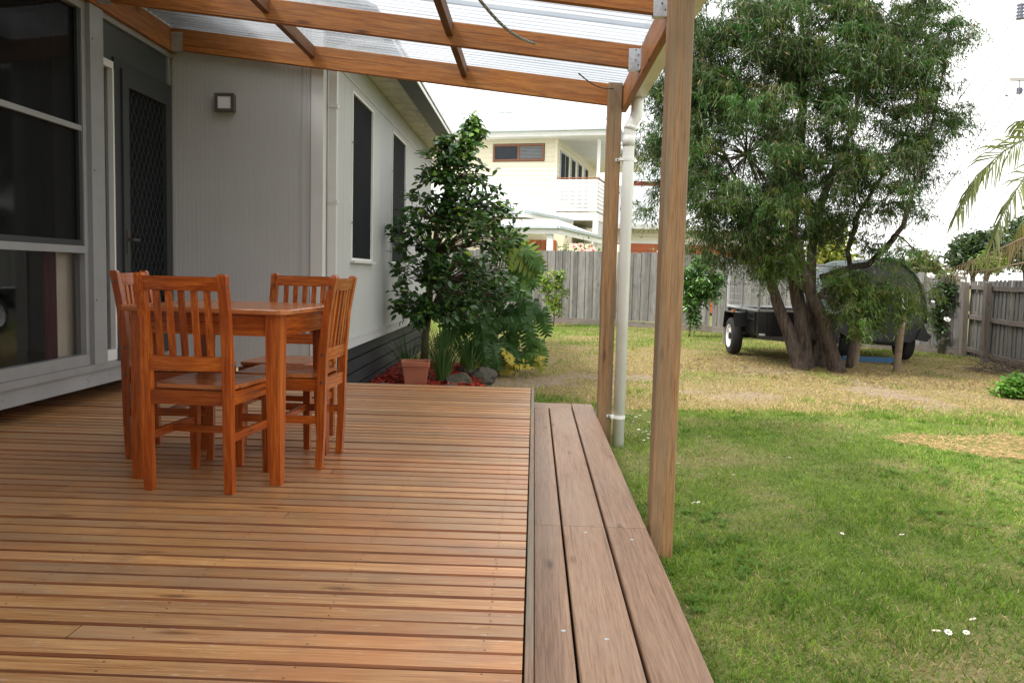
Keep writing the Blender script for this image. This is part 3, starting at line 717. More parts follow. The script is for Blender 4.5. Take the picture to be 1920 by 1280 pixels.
# end wall of fine grooved cladding, facing the camera
YE = 6.85; xl, xr = -3.0, -1.852
V = []; Fc = []; n = int((xr-xl)/.036); xs = []
for i in range(n):
    a = xl+(xr-xl)*i/n; b = xl+(xr-xl)*(i+1)/n
    xs += [(a, 0), (b-.007, 0), (b-.0055, .0022), (b-.0015, .0022)]
xs.append((xr, 0))
for zz in (.108, 3.3): V += [(x, YE+dy, zz) for x, dy in xs]
m_ = len(xs); MB().add(V, [(i, i+1, m_+i+1, m_+i) for i in range(m_-1)]).box((xl-.1, YE+.008, .108), (xr, YE+.1, 3.3)).build('grooved_cladding', M['clad'], hs)
abox('corner_trim', (xr+.001, YE-.012, .108), (-1.752, YE+.1, 2.93), M['wtrim'], hs)
abox('wall_joint_strip', (xr-.085, YE-.004, .108), (xr-.078, YE-.0005, 3.2), M['clad'], hs)
# side wall of the wing
XS = -1.76; YF = 13.9; joints = [6.952, 7.62, 9.42, 10.02, 11.34, 12.6, YF]
wins = ((7.93, 8.95, 1.04, 2.63), (10.15, 11.22, 1.04, 2.63))
for a, b in zip(joints[:-1], joints[1:]):
    p = MB(); ww = [w_ for w_ in wins if a < w_[0] < b]
    a_, b_ = a+.002, b-.002
    if ww:
        w_ = ww[0]; p.box((XS-.09, a_, .30), (XS, w_[0], 2.93)); p.box((XS-.09, w_[1], .30), (XS, b_, 2.93)); p.box((XS-.09, w_[0], .30), (XS, w_[1], w_[2])); p.box((XS-.09, w_[0], w_[3]), (XS, w_[1], 2.93))
    else: p.box((XS-.09, a_, .30), (XS, b_, 2.93))
    p.build('wall_sheet', M['wall'], hs)
abox('wall_core', (XS-.16, 6.955, .1), (XS-.091, YF, 2.93), M['void'], hs)
abox('base_rail', (XS-.09, 6.952, .195), (XS+.012, YF, .2985), M['wall'], hs)
abox('base_bead', (XS+.0125, 6.952, .292), (XS+.02, YF, .300), M['wtrim'], hs)
abox('head_strip', (XS+.0005, 6.952, 2.70), (XS+.010, YF, 2.712), M['wtrim'], hs)
abox('far_end_wall', (-6.5, YF+.001, .1), (XS, YF+.1, 3.2), M['wall'], hs)
for a, b, c, d in wins:
    wn = link('window', None, hs, Matrix.Translation((XS, (a+b)/2, c)))
    MB().box((XS-.03, a, c), (XS+.012, a+.022, d)).box((XS-.03, b-.022, c), (XS+.012, b, d)).box((XS-.03, a+.0222, d-.022), (XS+.012, b-.0222, d)).box((XS-.03, a+.0222, c), (XS+.012, b-.0222, c+.022)).build('frame', M['white'], wn)
    abox('insect_screen', (XS-.02, a+.0222, c+.0222), (XS-.010, b-.0222, d-.0222), M['screen'], wn)
    abox('sill', (XS+.0005, a-.02, c-.025), (XS+.045, b+.02, c-.001), M['wtrim'], wn)
    for zz in (c+.35, c+1.1): abox('clip', (XS+.0122, a-.02, zz), (XS+.022, a+.01, zz+.012), M['bolt'], wn)
# slatted subfloor
for i in range(4):
    z1 = .180-i*.140; abox('subfloor_slat', (XS-.075, 6.9, z1-.122), (XS-.055, YF-.05, z1), M['plinth'], hs)
abox('subfloor_void', (XS-.14, 6.9, -.42), (XS-.10, YF-.05, .19), M['void'], hs)
# eave: soffit panels, fascia, gutter, roof
ZE = 2.932; XE = -1.45
sfm = None
for i in range(18):
    for q in range(3):
        ya = 6.97+i*.385; xa = XS+.004+q*.1015
        if sfm is None:
            mb = MB(); L1, L2 = .0975, .362
            mb.add([(0, 0, 0), (L1, 0, 0), (L1, L2, 0), (0, L2, 0), (.010, .012, -.007), (L1-.010, .012, -.007), (L1-.010, L2-.012, -.007), (.010, L2-.012, -.007)], [(4, 5, 6, 7), (0, 1, 5, 4), (1, 2, 6, 5), (2, 3, 7, 6), (3, 0, 4, 7)])
            sfm = mesh('soffit_panel', mb.V, mb.F, M['soff'])
        link('soffit_panel', sfm, hs, Matrix.Translation((xa, ya, ZE)))
    abox('soffit_joint', (XS+.003, ya+.3635, ZE-.009), (XE-.004, ya+.3835, ZE-.0005), M['wtrim'], hs)
abox('soffit_board', (XS-.1, 6.86, ZE+.001), (XE-.001, YF+.3, ZE+.012), M['soff'], hs)
g = MB(); g.box((XE, 6.86, ZE-.045), (XE+.185, YF+.3, ZE-.03)); g.box((XE, 6.86, ZE-.0295), (XE+.012, YF+.3, ZE+.13)); g.box((XE+.170, 6.86, ZE-.0295), (XE+.185, YF+.3, ZE+.02)); g.build('gutter', M['fascia'], hs)
abox('gutter_lip', (XE+.1855, 6.86, ZE-.044), (XE+.194, YF+.3, ZE-.004), M['white'], hs)
abox('gutter_lip', (XE+.178, 6.86, ZE+.0205), (XE+.200, YF+.3, ZE+.05), M['white'], hs)
MB().prism([(XE+.13, 6.80, ZE+.10), (-4.6, 6.80, ZE+.10+1.2), (-4.6, 6.80, ZE+.13+1.2), (XE+.13, 6.80, ZE+.13)], (0, YF-6.3, 0)).build('roof', M['roofdark'], hs)
MB().prism([(XE, YE+.02, ZE+.013), (-4.6, YE+.02, ZE+.013), (-4.6, YE+.02, ZE+.09+1.18), (XE, YE+.02, ZE+.09)], (0, .05, 0)).build('gable', M['clad'], hs)
abox('end_soffit', (XS+.003, 6.865, ZE-.05), (XE-.003, 6.955, ZE-.0105), M['wtrim'], hs)
MB().prism([(-2.44, -1.0, 3.05), (-7, -1.0, 4.7), (-7, -1.0, 4.73), (-2.44, -1.0, 3.08)], (0, 7.7, 0)).build('main_roof', M['roofdark'], hs)
abox('eave_soffit', (X0, -1.0, 3.02), (-2.47, 6.70, 3.035), M['soff'], hs)
abox('eave_fascia', (-2.468, -1.0, 2.99), (-2.44, 6.70, 3.045), M['fascia'], hs)
# square downpipe at the corner
hp = thing('square_downpipe', 'square pale downpipe fixed at the corner of the grey house', 'downpipe', (-1.70, 6.96, -.4))
MB().box((-1.735, 6.965, -.38), (-1.672, 7.025, 2.74)).build('pipe', M['wtrim'], hp)
MB().bar((-1.704, 6.995, 2.735), (-1.45, 6.995, 2.83), .06, .06).bar((-1.455, 6.995, 2.828), (-1.30, 6.995, 2.85), .06, .058).build('offset', M['wtrim'], hp)
for zz in (2.28, 1.5, .6): MB().box((-1.742, 6.958, zz), (-1.665, 7.032, zz+.03)).build('strap', M['wtrim'], hp)
# wall lamp
wl = thing('wall_lamp', 'small square brown framed wall light on the grooved cladding', 'wall light', (-2.543, 6.85, 2.2))
MB().box((-2.615, 6.80, 2.203), (-2.471, 6.848, 2.337)).build('body', M['lampf'], wl)
f2 = MB(); f2.box((-2.621, 6.775, 2.197), (-2.597, 6.799, 2.343)); f2.box((-2.489, 6.775, 2.197), (-2.465, 6.799, 2.343)); f2.box((-2.5968, 6.775, 2.319), (-2.4892, 6.799, 2.343)); f2.box((-2.5968, 6.775, 2.197), (-2.4892, 6.799, 2.221)); f2.build('bezel', M['lampf'], wl)
abox('diffuser', (-2.5965, 6.781, 2.2213), (-2.4895, 6.799, 2.3187), M['lampg'], wl)

# ================================================================== TABLE AND CHAIRS
def make_table():
    t = thing('dining_table', 'square orange brown timber table on the deck with four chairs pushed in', 'table', (-1.40, 3.90, 0), R(-4))
    W = WM[t]; hw = .385; zt = .772
    def P(mb, name, mat, sm=False): return link(name, mesh(name, mb.V, mb.F, mat, sm), t, W)
    c = .05; pl = []
    for sx, sy in ((1, 1), (-1, 1), (-1, -1), (1, -1)):
        for k in range(5):
            a = math.atan2(sy, sx)-math.pi/4+k*math.pi/8; pl.append((sx*(hw-c)+c*math.cos(a), sy*(hw-c)+c*math.sin(a)))
    n = len(pl); V = []; 
    for s_, z in ((.985, zt-.024), (1, zt-.020), (1, zt-.005), (.99, zt)): V += [(x*s_, y_*s_, z) for x, y_ in pl]
    Fc = [tuple(range(n))[::-1], tuple(range(3*n, 4*n))]+[(r*n+k, r*n+(k+1) % n, (r+1)*n+(k+1) % n, (r+1)*n+k) for r in range(3) for k in range(n)]
    o = P(MB().add(V, Fc), 'table_top', M['furntop']); 
    lo = hw-.046
    for sx in (-1, 1):
        for sy in (-1, 1):
            prof = [(zt-.0245, .068), (.62, .068), (.42, .066), (.2, .057), (0, .046)]
            V = []
            for z, w_ in prof: V += [(sx*(lo-a), sy*(lo-b), z) for a, b in ((0, 0), (w_, 0), (w_, w_), (0, w_))]
            Fc = [(i*4+k, i*4+(k+1) % 4, i*4+4+(k+1) % 4, i*4+4+k) for i in range(4) for k in range(4)]+[(0, 1, 2, 3), (16, 19, 18, 17)]
            P(MB().add(V, Fc), 'leg', M['furnv'])
    for sx in (-1, 1):
        P(MB().box((sx*(lo-.012), -lo+.073, zt-.12), (sx*(lo-.034), lo-.073, zt-.025)), 'apron', M['furny'])
        P(MB().box((-lo+.073, sx*(lo-.012), zt-.12), (lo-.073, sx*(lo-.034), zt-.025)), 'apron', M['furn'])
make_table()
def make_chair():
    """faces +Y; origin on the floor between the back legs"""
    t = thing('dining_chair', 'x', 'chair', (0, 0, 0), 0, 'timber dining chairs round the table')
    hw = .1775; pw = .038
    def P(mb, name, mat=M['furn'], parent=t): return link(name, mesh(name, mb.V, mb.F, mat), parent)
    prof = [(0, .012), (.2, .002), (.44, 0), (.56, -.004), (.74, -.022), (.908, -.052), (.918, -.054)]
    for sx in (-1, 1):
        V = []
        for z, y_ in prof:
            dep = .040 if .3 < z < .6 else .034
            if z > .91: V += [(sx*hw+a*(pw/2-.004), y_+b*(dep/2-.004), z) for a, b in ((-1, -1), (1, -1), (1, 1), (-1, 1))]
            else: V += [(sx*hw+a*pw/2, y_+b*dep/2, z) for a, b in ((-1, -1), (1, -1), (1, 1), (-1, 1))]
        n = len(prof); Fc = [(i*4+k, i*4+(k+1) % 4, i*4+4+(k+1) % 4, i*4+4+k) for i in range(n-1) for k in range(4)]+[(3, 2, 1, 0), tuple(4*n-4+k for k in range(4))]
        lg = P(MB().add(V, Fc), 'back_leg', M['furnv'])
        for z, y_ in ((.865, -.044), (.545, -.003), (.415, 0)):
            P(MB().lathe([(.0001, .0022), (.006, .002), (.007, 0)], 10, 'X', (sx*hw, y_, z)), 'bolt', M['bolt'], lg).matrix_basis = Matrix.Translation((sx*(pw/2), 0, 0)) if sx > 0 else Matrix.Translation((-pw/2-.0022, 0, 0))
        V = []
        for z, w_ in ((0, .030), (.2, .036), (.425, .038)):
            V += [(sx*(hw-.002)+a*w_/2, .40+b*w_/2, z) for a, b in ((-1, -1), (1, -1), (1, 1), (-1, 1))]
        P(MB().add(V, [(i*4+k, i*4+(k+1) % 4, i*4+4+(k+1) % 4, i*4+4+k) for i in range(2) for k in range(4)]+[(3, 2, 1, 0), (8, 9, 10, 11)]), 'front_leg', M['furnv'])
        P(MB().box((sx*hw-.011, .021, .372), (sx*hw+.011, .379, .428)), 'side_rail', M['furny'])
        ss = P(MB().box((sx*hw-.009, .019, .215), (sx*hw+.009, .381, .252)), 'side_stretcher', M['furny'])
        P(MB().lathe([(.0001, .0022), (.005, .002), (.006, 0)], 10, 'X', (sx*hw, .2, .234)), 'bolt', M['bolt'], ss).matrix_basis = Matrix.Translation((.009, 0, 0)) if sx > 0 else Matrix.Translation((-.0112, 0, 0))
    P(MB().box((-hw+.0095, .186, .218), (hw-.0095, .206, .248)), 'cross_stretcher')
    P(MB().box((-hw+.0195, -.011, .372), (hw-.0195, .011, .430)), 'back_rail')
    P(MB().box((-hw+.0175, .388, .365), (hw-.0175, .410, .428)), 'front_rail')
    def cross(z0, y0, z1, y1, nm, th=.021):
        n = 7; V = []
        for i in range(n):
            x = -hw+.0195+(2*hw-.039)*i/(n-1); bow = -.012*math.cos(x/hw*math.pi/2)
            V += [(x, y0+bow-th/2, z0), (x, y0+bow+th/2, z0), (x, y1+bow+th/2, z1), (x, y1+bow-th/2, z1)]
        Fc = [(i*4+k, i*4+(k+1) % 4, i*4+4+(k+1) % 4, i*4+4+k) for i in range(n-1) for k in range(4)]+[(0, 1, 2, 3)[::-1], tuple(4*n-4+k for k in range(4))]
        P(MB().add(V, [f[::-1] for f in Fc]), nm)
    cross(.848, -.041, .906, -.052, 'top_rail'); cross(.517, -.003, .576, -.006, 'lower_back_rail')
    for i in range(5):
        x = (i-2)*.0545; bow = -.012*math.cos(x/hw*math.pi/2)
        P(MB().bar((x, -.0065+bow, .578), (x, -.0408+bow, .847), .026, .012, (0, 1, 0)), 'slat', M['furnv'])
    # shaped seat
    pl = [(-.150, .024), (.150, .024), (.178, .05), (.188, .12), (.196, .34), (.190, .40), (.170, .425), (-.170, .425), (-.190, .40), (-.196, .34), (-.188, .12), (-.178, .05)]
    n = len(pl); V = []
    for s_, z in ((.96, .4305), (1, .436), (1, .447), (.98, .452)): V += [(x*s_, .22+(y_-.22)*s_, z) for x, y_ in pl]
    V.append((0, .21, .444)); c_ = len(V)-1
    Fc = [tuple(range(n))[::-1]]+[(r*n+k, r*n+(k+1) % n, (r+1)*n+(k+1) % n, (r+1)*n+k) for r in range(3) for k in range(n)]+[(3*n+k, 3*n+(k+1) % n, c_) for k in range(n)]
    P(MB().add(V, Fc), 'seat', M['furntop'])
    return t
ch = make_chair()
def TR(x, y_, a): return Matrix.Translation((x, y_, 0)) @ Matrix.Rotation(R(a), 4, 'Z')
copy_tree(ch, TR(-1.432, 3.40, -5), 'timber slat back chair nearest the camera with its back to it')
copy_tree(ch, TR(-.985, 4.06, 88), 'timber slat back chair on the right of the table, side on')
copy_tree(ch, TR(-1.325, 4.72, 176), 'timber slat back chair on the far side of the table facing the camera')
WM0 = TR(-1.985, 4.15, -86); ch.matrix_basis = WM0; ch['label'] = 'timber slat back chair on the left of the table by the glazing'

# ================================================================== FENCES
def fence(pts, heights, label, nrm_sign, name='paling_fence', step=.098, rails=False, plinth=True, posts=()):
    fo = thing(name, label, 'fence', (pts[0][0], pts[0][1], float(gz(*pts[0]))))
    segs = [(Vector((*a, 0)), Vector((*b, 0)), ha, hb) for a, b, ha, hb in zip(pts[:-1], pts[1:], heights[:-1], heights[1:])]
    cache = {}
    cnt = 0
    for a, b, ha, hb in segs:
        L = (b-a).length; d = (b-a)/L; nv = Vector((-d.y, d.x, 0))*nrm_sign   # faces the yard
        n = int(L/step)
        for i in range(n):
            s_ = (i+.5)*step/L; p = a+d*(L*s_); h = ha+(hb-ha)*s_+random.uniform(-.012, .012); z0 = float(gz(p.x, p.y))+(.155 if plinth else .03)
            wide = i % 2 == 0
            wd = .118 if wide else .104; off = .016 if wide else 0
            if rails: off = 0 if wide else -.016
            hk = round((h-.155)*40)/40
            key = (hk, wide)
            if key not in cache:
                mm = chbox(hk, .013, wd, .002, M['paling']); cache[key] = mm
            ang = random.uniform(-.009, .009)
            pos = p+nv*off+Vector((0, 0, z0))
            # local X up, local Y across thickness, local Z along fence
            Wm = Matrix(((0, nv.x, d.x, pos.x), (0, nv.y, d.y, pos.y), (1, 0, 0, pos.z), (0, 0, 0, 1))) @ Matrix.Rotation(ang, 4, 'Y')
            link('paling', cache[key], fo, Wm); cnt += 1
        if plinth:
            m_ = max(1, int(L/2.4))
            for i in range(m_):
                p = a+d*(L*i/m_)+nv*.028; q = a+d*(L*(i+1)/m_-.006)+nv*.028
                timber('plinth_board', (p.x, p.y, float(gz(p.x, p.y))+.075), (q.x, q.y, float(gz(q.x, q.y))+.075), .022, .16, M['rail'], fo)
        if rails:
            for hz in (.16, .80, 1.38):
                m_ = max(1, int(L/2.1))
                for i in range(m_):
                    p = a+d*(L*i/m_)+nv*.038; q = a+d*(L*(i+1)/m_-.004)+nv*.038
                    timber('rail', (p.x, p.y, float(gz(p.x, p.y))+hz), (q.x, q.y, float(gz(q.x, q.y))+hz-.01), .045, .085, M['rail'], fo)
            for s_ in (posts if a is segs[0][0] else ()):
                p = a+d*s_+nv*.115
                timber('post', (p.x, p.y, float(gz(p.x, p.y))-.1), (p.x-.03, p.y, float(gz(p.x, p.y))+1.47), .10, .11, M['rail'], fo, .006)
    return fo
corner = (8.66, 16.72)
fence([(-6.5, 22.3), (-.9, 21.2), (4.2, 19.55), corner], [1.80, 1.80, 1.80, 1.58], 'grey weathered paling fence across the back of the yard', -1)
fence([corner, (8.2, 14.2), (7.75, 10.5)], [1.62, 1.66, 1.7], 'grey paling fence with exposed rails and posts along the right', -1, 'side_fence', .098, True, False, (.12, 1.35))

# ================================================================== GARDEN BED
def bed():
    n = 26; pts = [(-1.83, 6.99), (-.62, 6.99), (-.50, 7.6), (-.46, 8.3), (-.50, 9.2), (-.62, 9.9), (-.72, 10.5), (-.95, 11.1), (-1.3, 11.5), (-1.83, 11.7)]
    b = MB(); m_ = len(pts); V = [(x, y_, -.40) for x, y_ in pts]+[(-1.2+(x+1.2)*.88, 9.2+(y_-9.2)*.95, -.315) for x, y_ in pts]+[(-1.25, 9.2, -.29)]
    b.add(V, [(i, (i+1) % m_, m_+(i+1) % m_, m_+i) for i in range(m_)]+[(m_+i, m_+(i+1) % m_, 2*m_) for i in range(m_)])
    tag(b.build('garden_bed', M['soil'], None, None, True), kind='structure')
    N = 12000; x = -1.8+1.35*rng.random(N); y_ = 7.0+4.4*rng.random(N)
    ok = (x < -.5-.02*(y_-7)-.10*np.clip(y_-9, 0, 3)); x, y_ = x[ok], y_[ok]; N = len(x)
    a = rng.random(N)*6.283; D = np.stack([np.cos(a), np.sin(a), rng.normal(0, .25, N)], 1)
    C = np.array([.44, .045, .025])*(.35+.95*rng.random((N, 1)))
    P = np.stack([x, y_, -.318+.03*rng.random(N)+.02*fbm(x*4, y_*4, 3)], 1)
    tag(leaves('red_bark_mulch', None, P, D, nrmz(rng.normal(0, .4, (N, 3))+np.array([0, 0, 1])), .03+.05*rng.random(N), .012+.016*rng.random(N), C, M['chip'], 'kite'), 'red dyed bark chips covering the garden bed', 'mulch', kind='stuff')
bed()
def rock(x, y_, sx, sy, sz, label, seed):
    r = random.Random(seed); V = []; Fc = []; nu, nv = 14, 9
    off = [Vector((r.gauss(0, 1), r.gauss(0, 1), r.gauss(0, 1))).normalized() for _ in range(9)]; amp = [r.uniform(.72, .95) for _ in range(9)]
    for j in range(nv+1):
        th = math.pi*j/nv
        for i in range(nu):
            ph = 2*math.pi*i/nu; d = Vector((math.sin(th)*math.cos(ph), math.sin(th)*math.sin(ph), math.cos(th))); q = 1.0
            for o_, am in zip(off, amp):
                dd = d.dot(o_)
                if dd > .2: q = min(q, am*.8/dd) if dd*q > am*.8 else q
            q *= r.uniform(.96, 1.04); V.append((d.x*q*sx, d.y*q*sy, d.z*q*sz))
    for j in range(nv):
        for i in range(nu): Fc.append((j*nu+i, (j+1)*nu+i, (j+1)*nu+(i+1) % nu, j*nu+(i+1) % nu))
    o = MB().add(V, Fc).build('rock', M['rock'], None, Matrix.Translation((x, y_, float(gz(x, y_))+sz*.42)) @ Matrix.Rotation(r.random()*3, 4, 'Z'))
    tag(o, label, 'rock', 'rocks edging the garden bed')
for i, (u, v, Y, s_, lab) in enumerate(((862, 705, 9.35, .20, 'dark mossy rock nearest the deck at the right of the red mulch'), (905, 697, 9.9, .21, 'large dark mossy rock edging the bed under the yellow leaves'), (880, 690, 10.35, .15, 'small dark rock behind the large mossy rock'), (838, 716, 8.75, .15, 'low dark rock half hidden by the deck end'), (735, 716, 8.6, .17, 'flat grey rock between the slatted base and the terracotta pot'), (926, 688, 10.7, .13, 'small rock under the yellow fallen leaves'))):
    P = on_y(u, v, Y); rock(P[0], Y, s_*1.15, s_, s_*.8, lab, 50+i)
# terracotta pot
def pot():
    P = on_y(779, 676, 9.05); x, y_, zt = P[0], 9.05, P[2]; z0 = -.315
    t = thing('flower_pot', 'square terracotta pot standing in the red mulch behind the deck', 'pot', (x, y_, z0), R(8)); W = WM[t]; h = zt-z0
    def sq(r, z, n=5):
        c = r*.12; out = []
        for sx, sy in ((1, 1), (-1, 1), (-1, -1), (1, -1)):
            for k in range(n):
                a = math.atan2(sy, sx)-math.pi/4+k*math.pi/2/(n-1); out.append((sx*(r-c)+c*math.cos(a), sy*(r-c)+c*math.sin(a), z))
        return out
    V = []; prof = [(.112, 0), (.143, h-.075), (.146, h-.07), (.147, h-.055), (.157, h-.05), (.159, h-.006), (.155, h), (.139, h), (.136, h-.006), (.134, h-.06)]
    for r, z in prof: V += sq(r, z)
    n = 20; Fc = [tuple(range(n))[::-1]]+[(i*n+k, i*n+(k+1) % n, (i+1)*n+(k+1) % n, (i+1)*n+k) for i in range(len(prof)-1) for k in range(n)]
    link('body', mesh('body', V, Fc, M['terra']), t, W)
    link('soil', mesh('soil', sq(.135, h-.055), [tuple(range(20))], M['soil']), t, W)
pot()
def interp(y_, tab):
    return np.interp(y_, [a for a, _, _ in tab], [b for _, b, _ in tab]), np.interp(y_, [a for a, _, _ in tab], [c for _, _, c in tab])
# ------------------------------------------------------------------ camellia
def camellia():
    Yc = 9.75; b0 = on_y(795, 690, Yc); x0 = b0[0]; zb = -.34
    t = thing('camellia_tree', 'glossy dark green camellia tree standing against the grey side wall', 'tree', (x0, Yc, zb))
    tr = [(x0, Yc, zb)]+[tuple(on_y(u, v, Yc+dy)) for u, v, dy in ((797, 640, 0), (803, 590, .02), (806, 540, .03), (812, 480, .02), (820, 420, 0), (838, 350, -.03), (856, 300, 0), (876, 250, .02))]
    MB().tube(tr, [.05, .043, .038, .036, .031, .026, .018, .012, .006], 10).build('trunk', M['bark2'], t, None, True)
    tab = [(222, 882, 890), (250, 862, 900), (275, 800, 908), (310, 782, 905), (350, 770, 935), (400, 746, 968), (450, 726, 988), (480, 723, 990), (520, 733, 985), (560, 740, 965), (590, 748, 935), (620, 762, 890)]
    br = MB(); LP = []; LD = []; LN = []; LL = []; LC = []
    tips = []
    while len(tips) < 430:
        v = 222+(610-222)*random.random()**.85; l, r = interp(v, tab); u = l+(r-l)*random.random()+14*math.sin(v*.085)*random.random()
        cxm = (l+r)/2; hwid = (r-l)/2*Yc/F; s_ = (u-cxm)/max((r-l)/2, 1); dep = math.sqrt(max(0, 1-s_*s_))*min(hwid, .58)
        dy = dep*random.choice((-1, -1, -1, 1))*random.random()**.45
        P = on_y(u, v, Yc+dy*1.0)
        if P[0] < -1.70: continue
        tips.append(P)
    for i, P in enumerate(tips):
        P = Vector(P); k = min(range(len(tr)), key=lambda q: (Vector(tr[q])-P).length+max(0, tr[q][2]-P.z+.1)*1.5); a = Vector(tr[max(k, 2)])
        mid = a.lerp(P, .55)+Vector((0, 0, .07+.05*random.random()))
        br.tube([a, mid, P], [.010, .006, .003], 5)
        d = (P-mid).normalized(); top = P.z > 2.1
        nl = random.randint(8, 13)
        for j in range(nl):
            s_ = random.random(); base = mid.lerp(P, .25+.85*s_)+Vector((random.gauss(0, .025), random.gauss(0, .025), random.gauss(0, .02)))
            out = Vector((random.gauss(0, 1), random.gauss(-.25, 1), random.gauss(-.1, .55))).normalized()*.9+d*.6
            LP.append(base); LD.append(out); LN.append(Vector((random.gauss(0, .5), random.gauss(-.35, .5), 1)))
            LL.append(random.uniform(.07, .115))
            g = random.random(); young = .12+.5*max(0, (P.z-1.6)) 
            if random.random() < young*.5: c = (.13, .22, .03)
            else: c = (.028+.03*g, .072+.06*g, .018+.014*g)
            LC.append(c)
    br.build('branches', M['bark2'], t, None, True)
    LP = np.array([tuple(p) for p in LP]); LD = np.array([tuple(p) for p in LD]); LN = np.array([tuple(p) for p in LN]); LL = np.array(LL); LC = np.array(LC)
    o = np.argsort(LP[:, 1]-CAMP[1]); near = o[:300]; rest = o[300:]
    ob = leaves('leaves', t, LP[rest], LD[rest], LN[rest], LL[rest], LL[rest]*.55, LC[rest], M['gloss'], 'leaf', .22); tag(ob, kind='stuff')
    for cc, sel in ((np.array([.038, .092, .022]), [i for i in near if LC[i][1] < .15]), (np.array([.12, .20, .03]), [i for i in near if LC[i][1] >= .15])):
        ml = fast_mesh('leaf', *leaf_arrays(np.zeros((1, 3)), np.array([[1., 0, 0]]), np.array([[0, 0, 1.]]), [.09], [.05], [cc], 'leaf', .22), M['glosso'])
        for i in sel:
            d = Vector(LD[i]).normalized(); n = Vector(LN[i]); s_ = d.cross(n).normalized(); u_ = s_.cross(d); s_ = u_.cross(d)
            k = LL[i]/.09
            link('leaf', ml, t, Matrix(((d.x*k, s_.x*k, u_.x*k, LP[i][0]), (d.y*k, s_.y*k, u_.y*k, LP[i][1]), (d.z*k, s_.z*k, u_.z*k, LP[i][2]), (0, 0, 0, 1))))
camellia()
# ------------------------------------------------------------------ strap-leaved clumps
def strap_clump(u, v, Y, n, L0, L1, spread, label, name='strap_leaf_plant', upright=.85):
    P = on_y(u, v, Y); x, y_ = P[0], Y; z = -.32
    t = thing(name, label, 'plant', (x, y_, z), 0, 'strap leaved plants in the red mulch')
    for i in range(n):
        a = random.random()*6.283; L = random.uniform(L0, L1); lean = spread*random.random()**.7; w_ = random.uniform(.009, .015)
        d = Vector((math.cos(a), math.sin(a), 0)); p0 = Vector((x, y_, z))+d*random.random()*.07; side = d.cross(Vector((0, 0, 1))); V = []; C = []; ns = 6
        g = random.random(); droop = random.uniform(.15, .9)
        for k in range(ns+1):
            s_ = k/ns; r = lean*L*(s_*.55+.45*s_*s_); h = L*(s_*(1-.25*lean) - droop*lean*.45*s_**2.6)
            p = p0+d*r+Vector((0, 0, h)); ww = w_*(1-.15*s_-.8*s_**4)
            V += [p-side*ww*.5+Vector((0, 0, .003)), p+side*ww*.5+Vector((0, 0, .003))]
            c = (.035+.03*g+.08*(1-s_)**3, .085+.06*g+.10*(1-s_)**3, .022+.02*g+.03*(1-s_)**3); C += [c, c]
        m_ = mesh('blade', V, [(2*k, 2*k+1, 2*k+3, 2*k+2) for k in range(ns)], M['phil'], True, C); link('blade', m_, t)
strap_clump(830, 700, 9.45, 120, .55, .95, .66, 'tall upright strap leaved clump right of the terracotta pot')
strap_clump(768, 690, 9.75, 70, .45, .8, .85, 'arching strap leaved clump behind the terracotta pot')
strap_clump(880, 700, 10.3, 70, .5, .85, .75, 'dark strap leaved clump between the rocks and the big split leaves')
# ------------------------------------------------------------------ philodendron
def split_leaf(L, Wd, c, droop, cup, nl=8, edge=None):
    V = [(0, 0, 0)]; Fc = []; C = [c]
    def zz(a, b): return -droop*L*a*a-cup*abs(b)*1.2
    rib = []
    for k in range(nl+1):
        a = k/nl; rib.append(len(V)); V.append((a*L, 0, zz(a, 0))); C.append(tuple(x*1.25 for x in c))
    for sd_ in (-1, 1):
        for k in range(nl):
            a = (k+.1)/nl; wmax = Wd*.5*(math.sin(math.pi*min(.97, .26+.70*a))**.7)*random.uniform(.85, 1.1)
            b0 = k/nl*L; b1 = (k+1)/nl*L; n0 = len(V); sweep = .13*L; q0, q1 = (b1-b0)*.06, (b1-b0)*.16
            for (xx, yy) in ((b0, 0), (b0+sweep*.35, wmax*.34), (b0+sweep*.85+q0, wmax*.78), (b0+sweep*1.3+q1, wmax), (b1+sweep*.75-q1, wmax*.80), (b1+sweep*.35, wmax*.34), (b1, 0)):
                V.append((xx, sd_*yy, zz(xx/L, yy)+random.gauss(0, .010))); e = yy/max(wmax, 1e-3); C.append(tuple(x*(1-.2*e+.1*random.random()) for x in c))
            f = [(n0, n0+1, n0+5, n0+6), (n0+1, n0+2, n0+4, n0+5), (n0+2, n0+3, n0+4)]
            Fc += f if sd_ > 0 else [q[::-1] for q in f]
    # ears at the base
    for sd_ in (-1, 1):
        n0 = len(V); V += [(0, 0, 0), (-.16*L, sd_*Wd*.14, 0), (-.12*L, sd_*Wd*.34, 0), (.08*L, sd_*Wd*.36, -.01)]; C += [c]*4; Fc.append((n0, n0+1, n0+2, n0+3) if sd_ < 0 else (n0+3, n0+2, n0+1, n0))
    return V, Fc, C
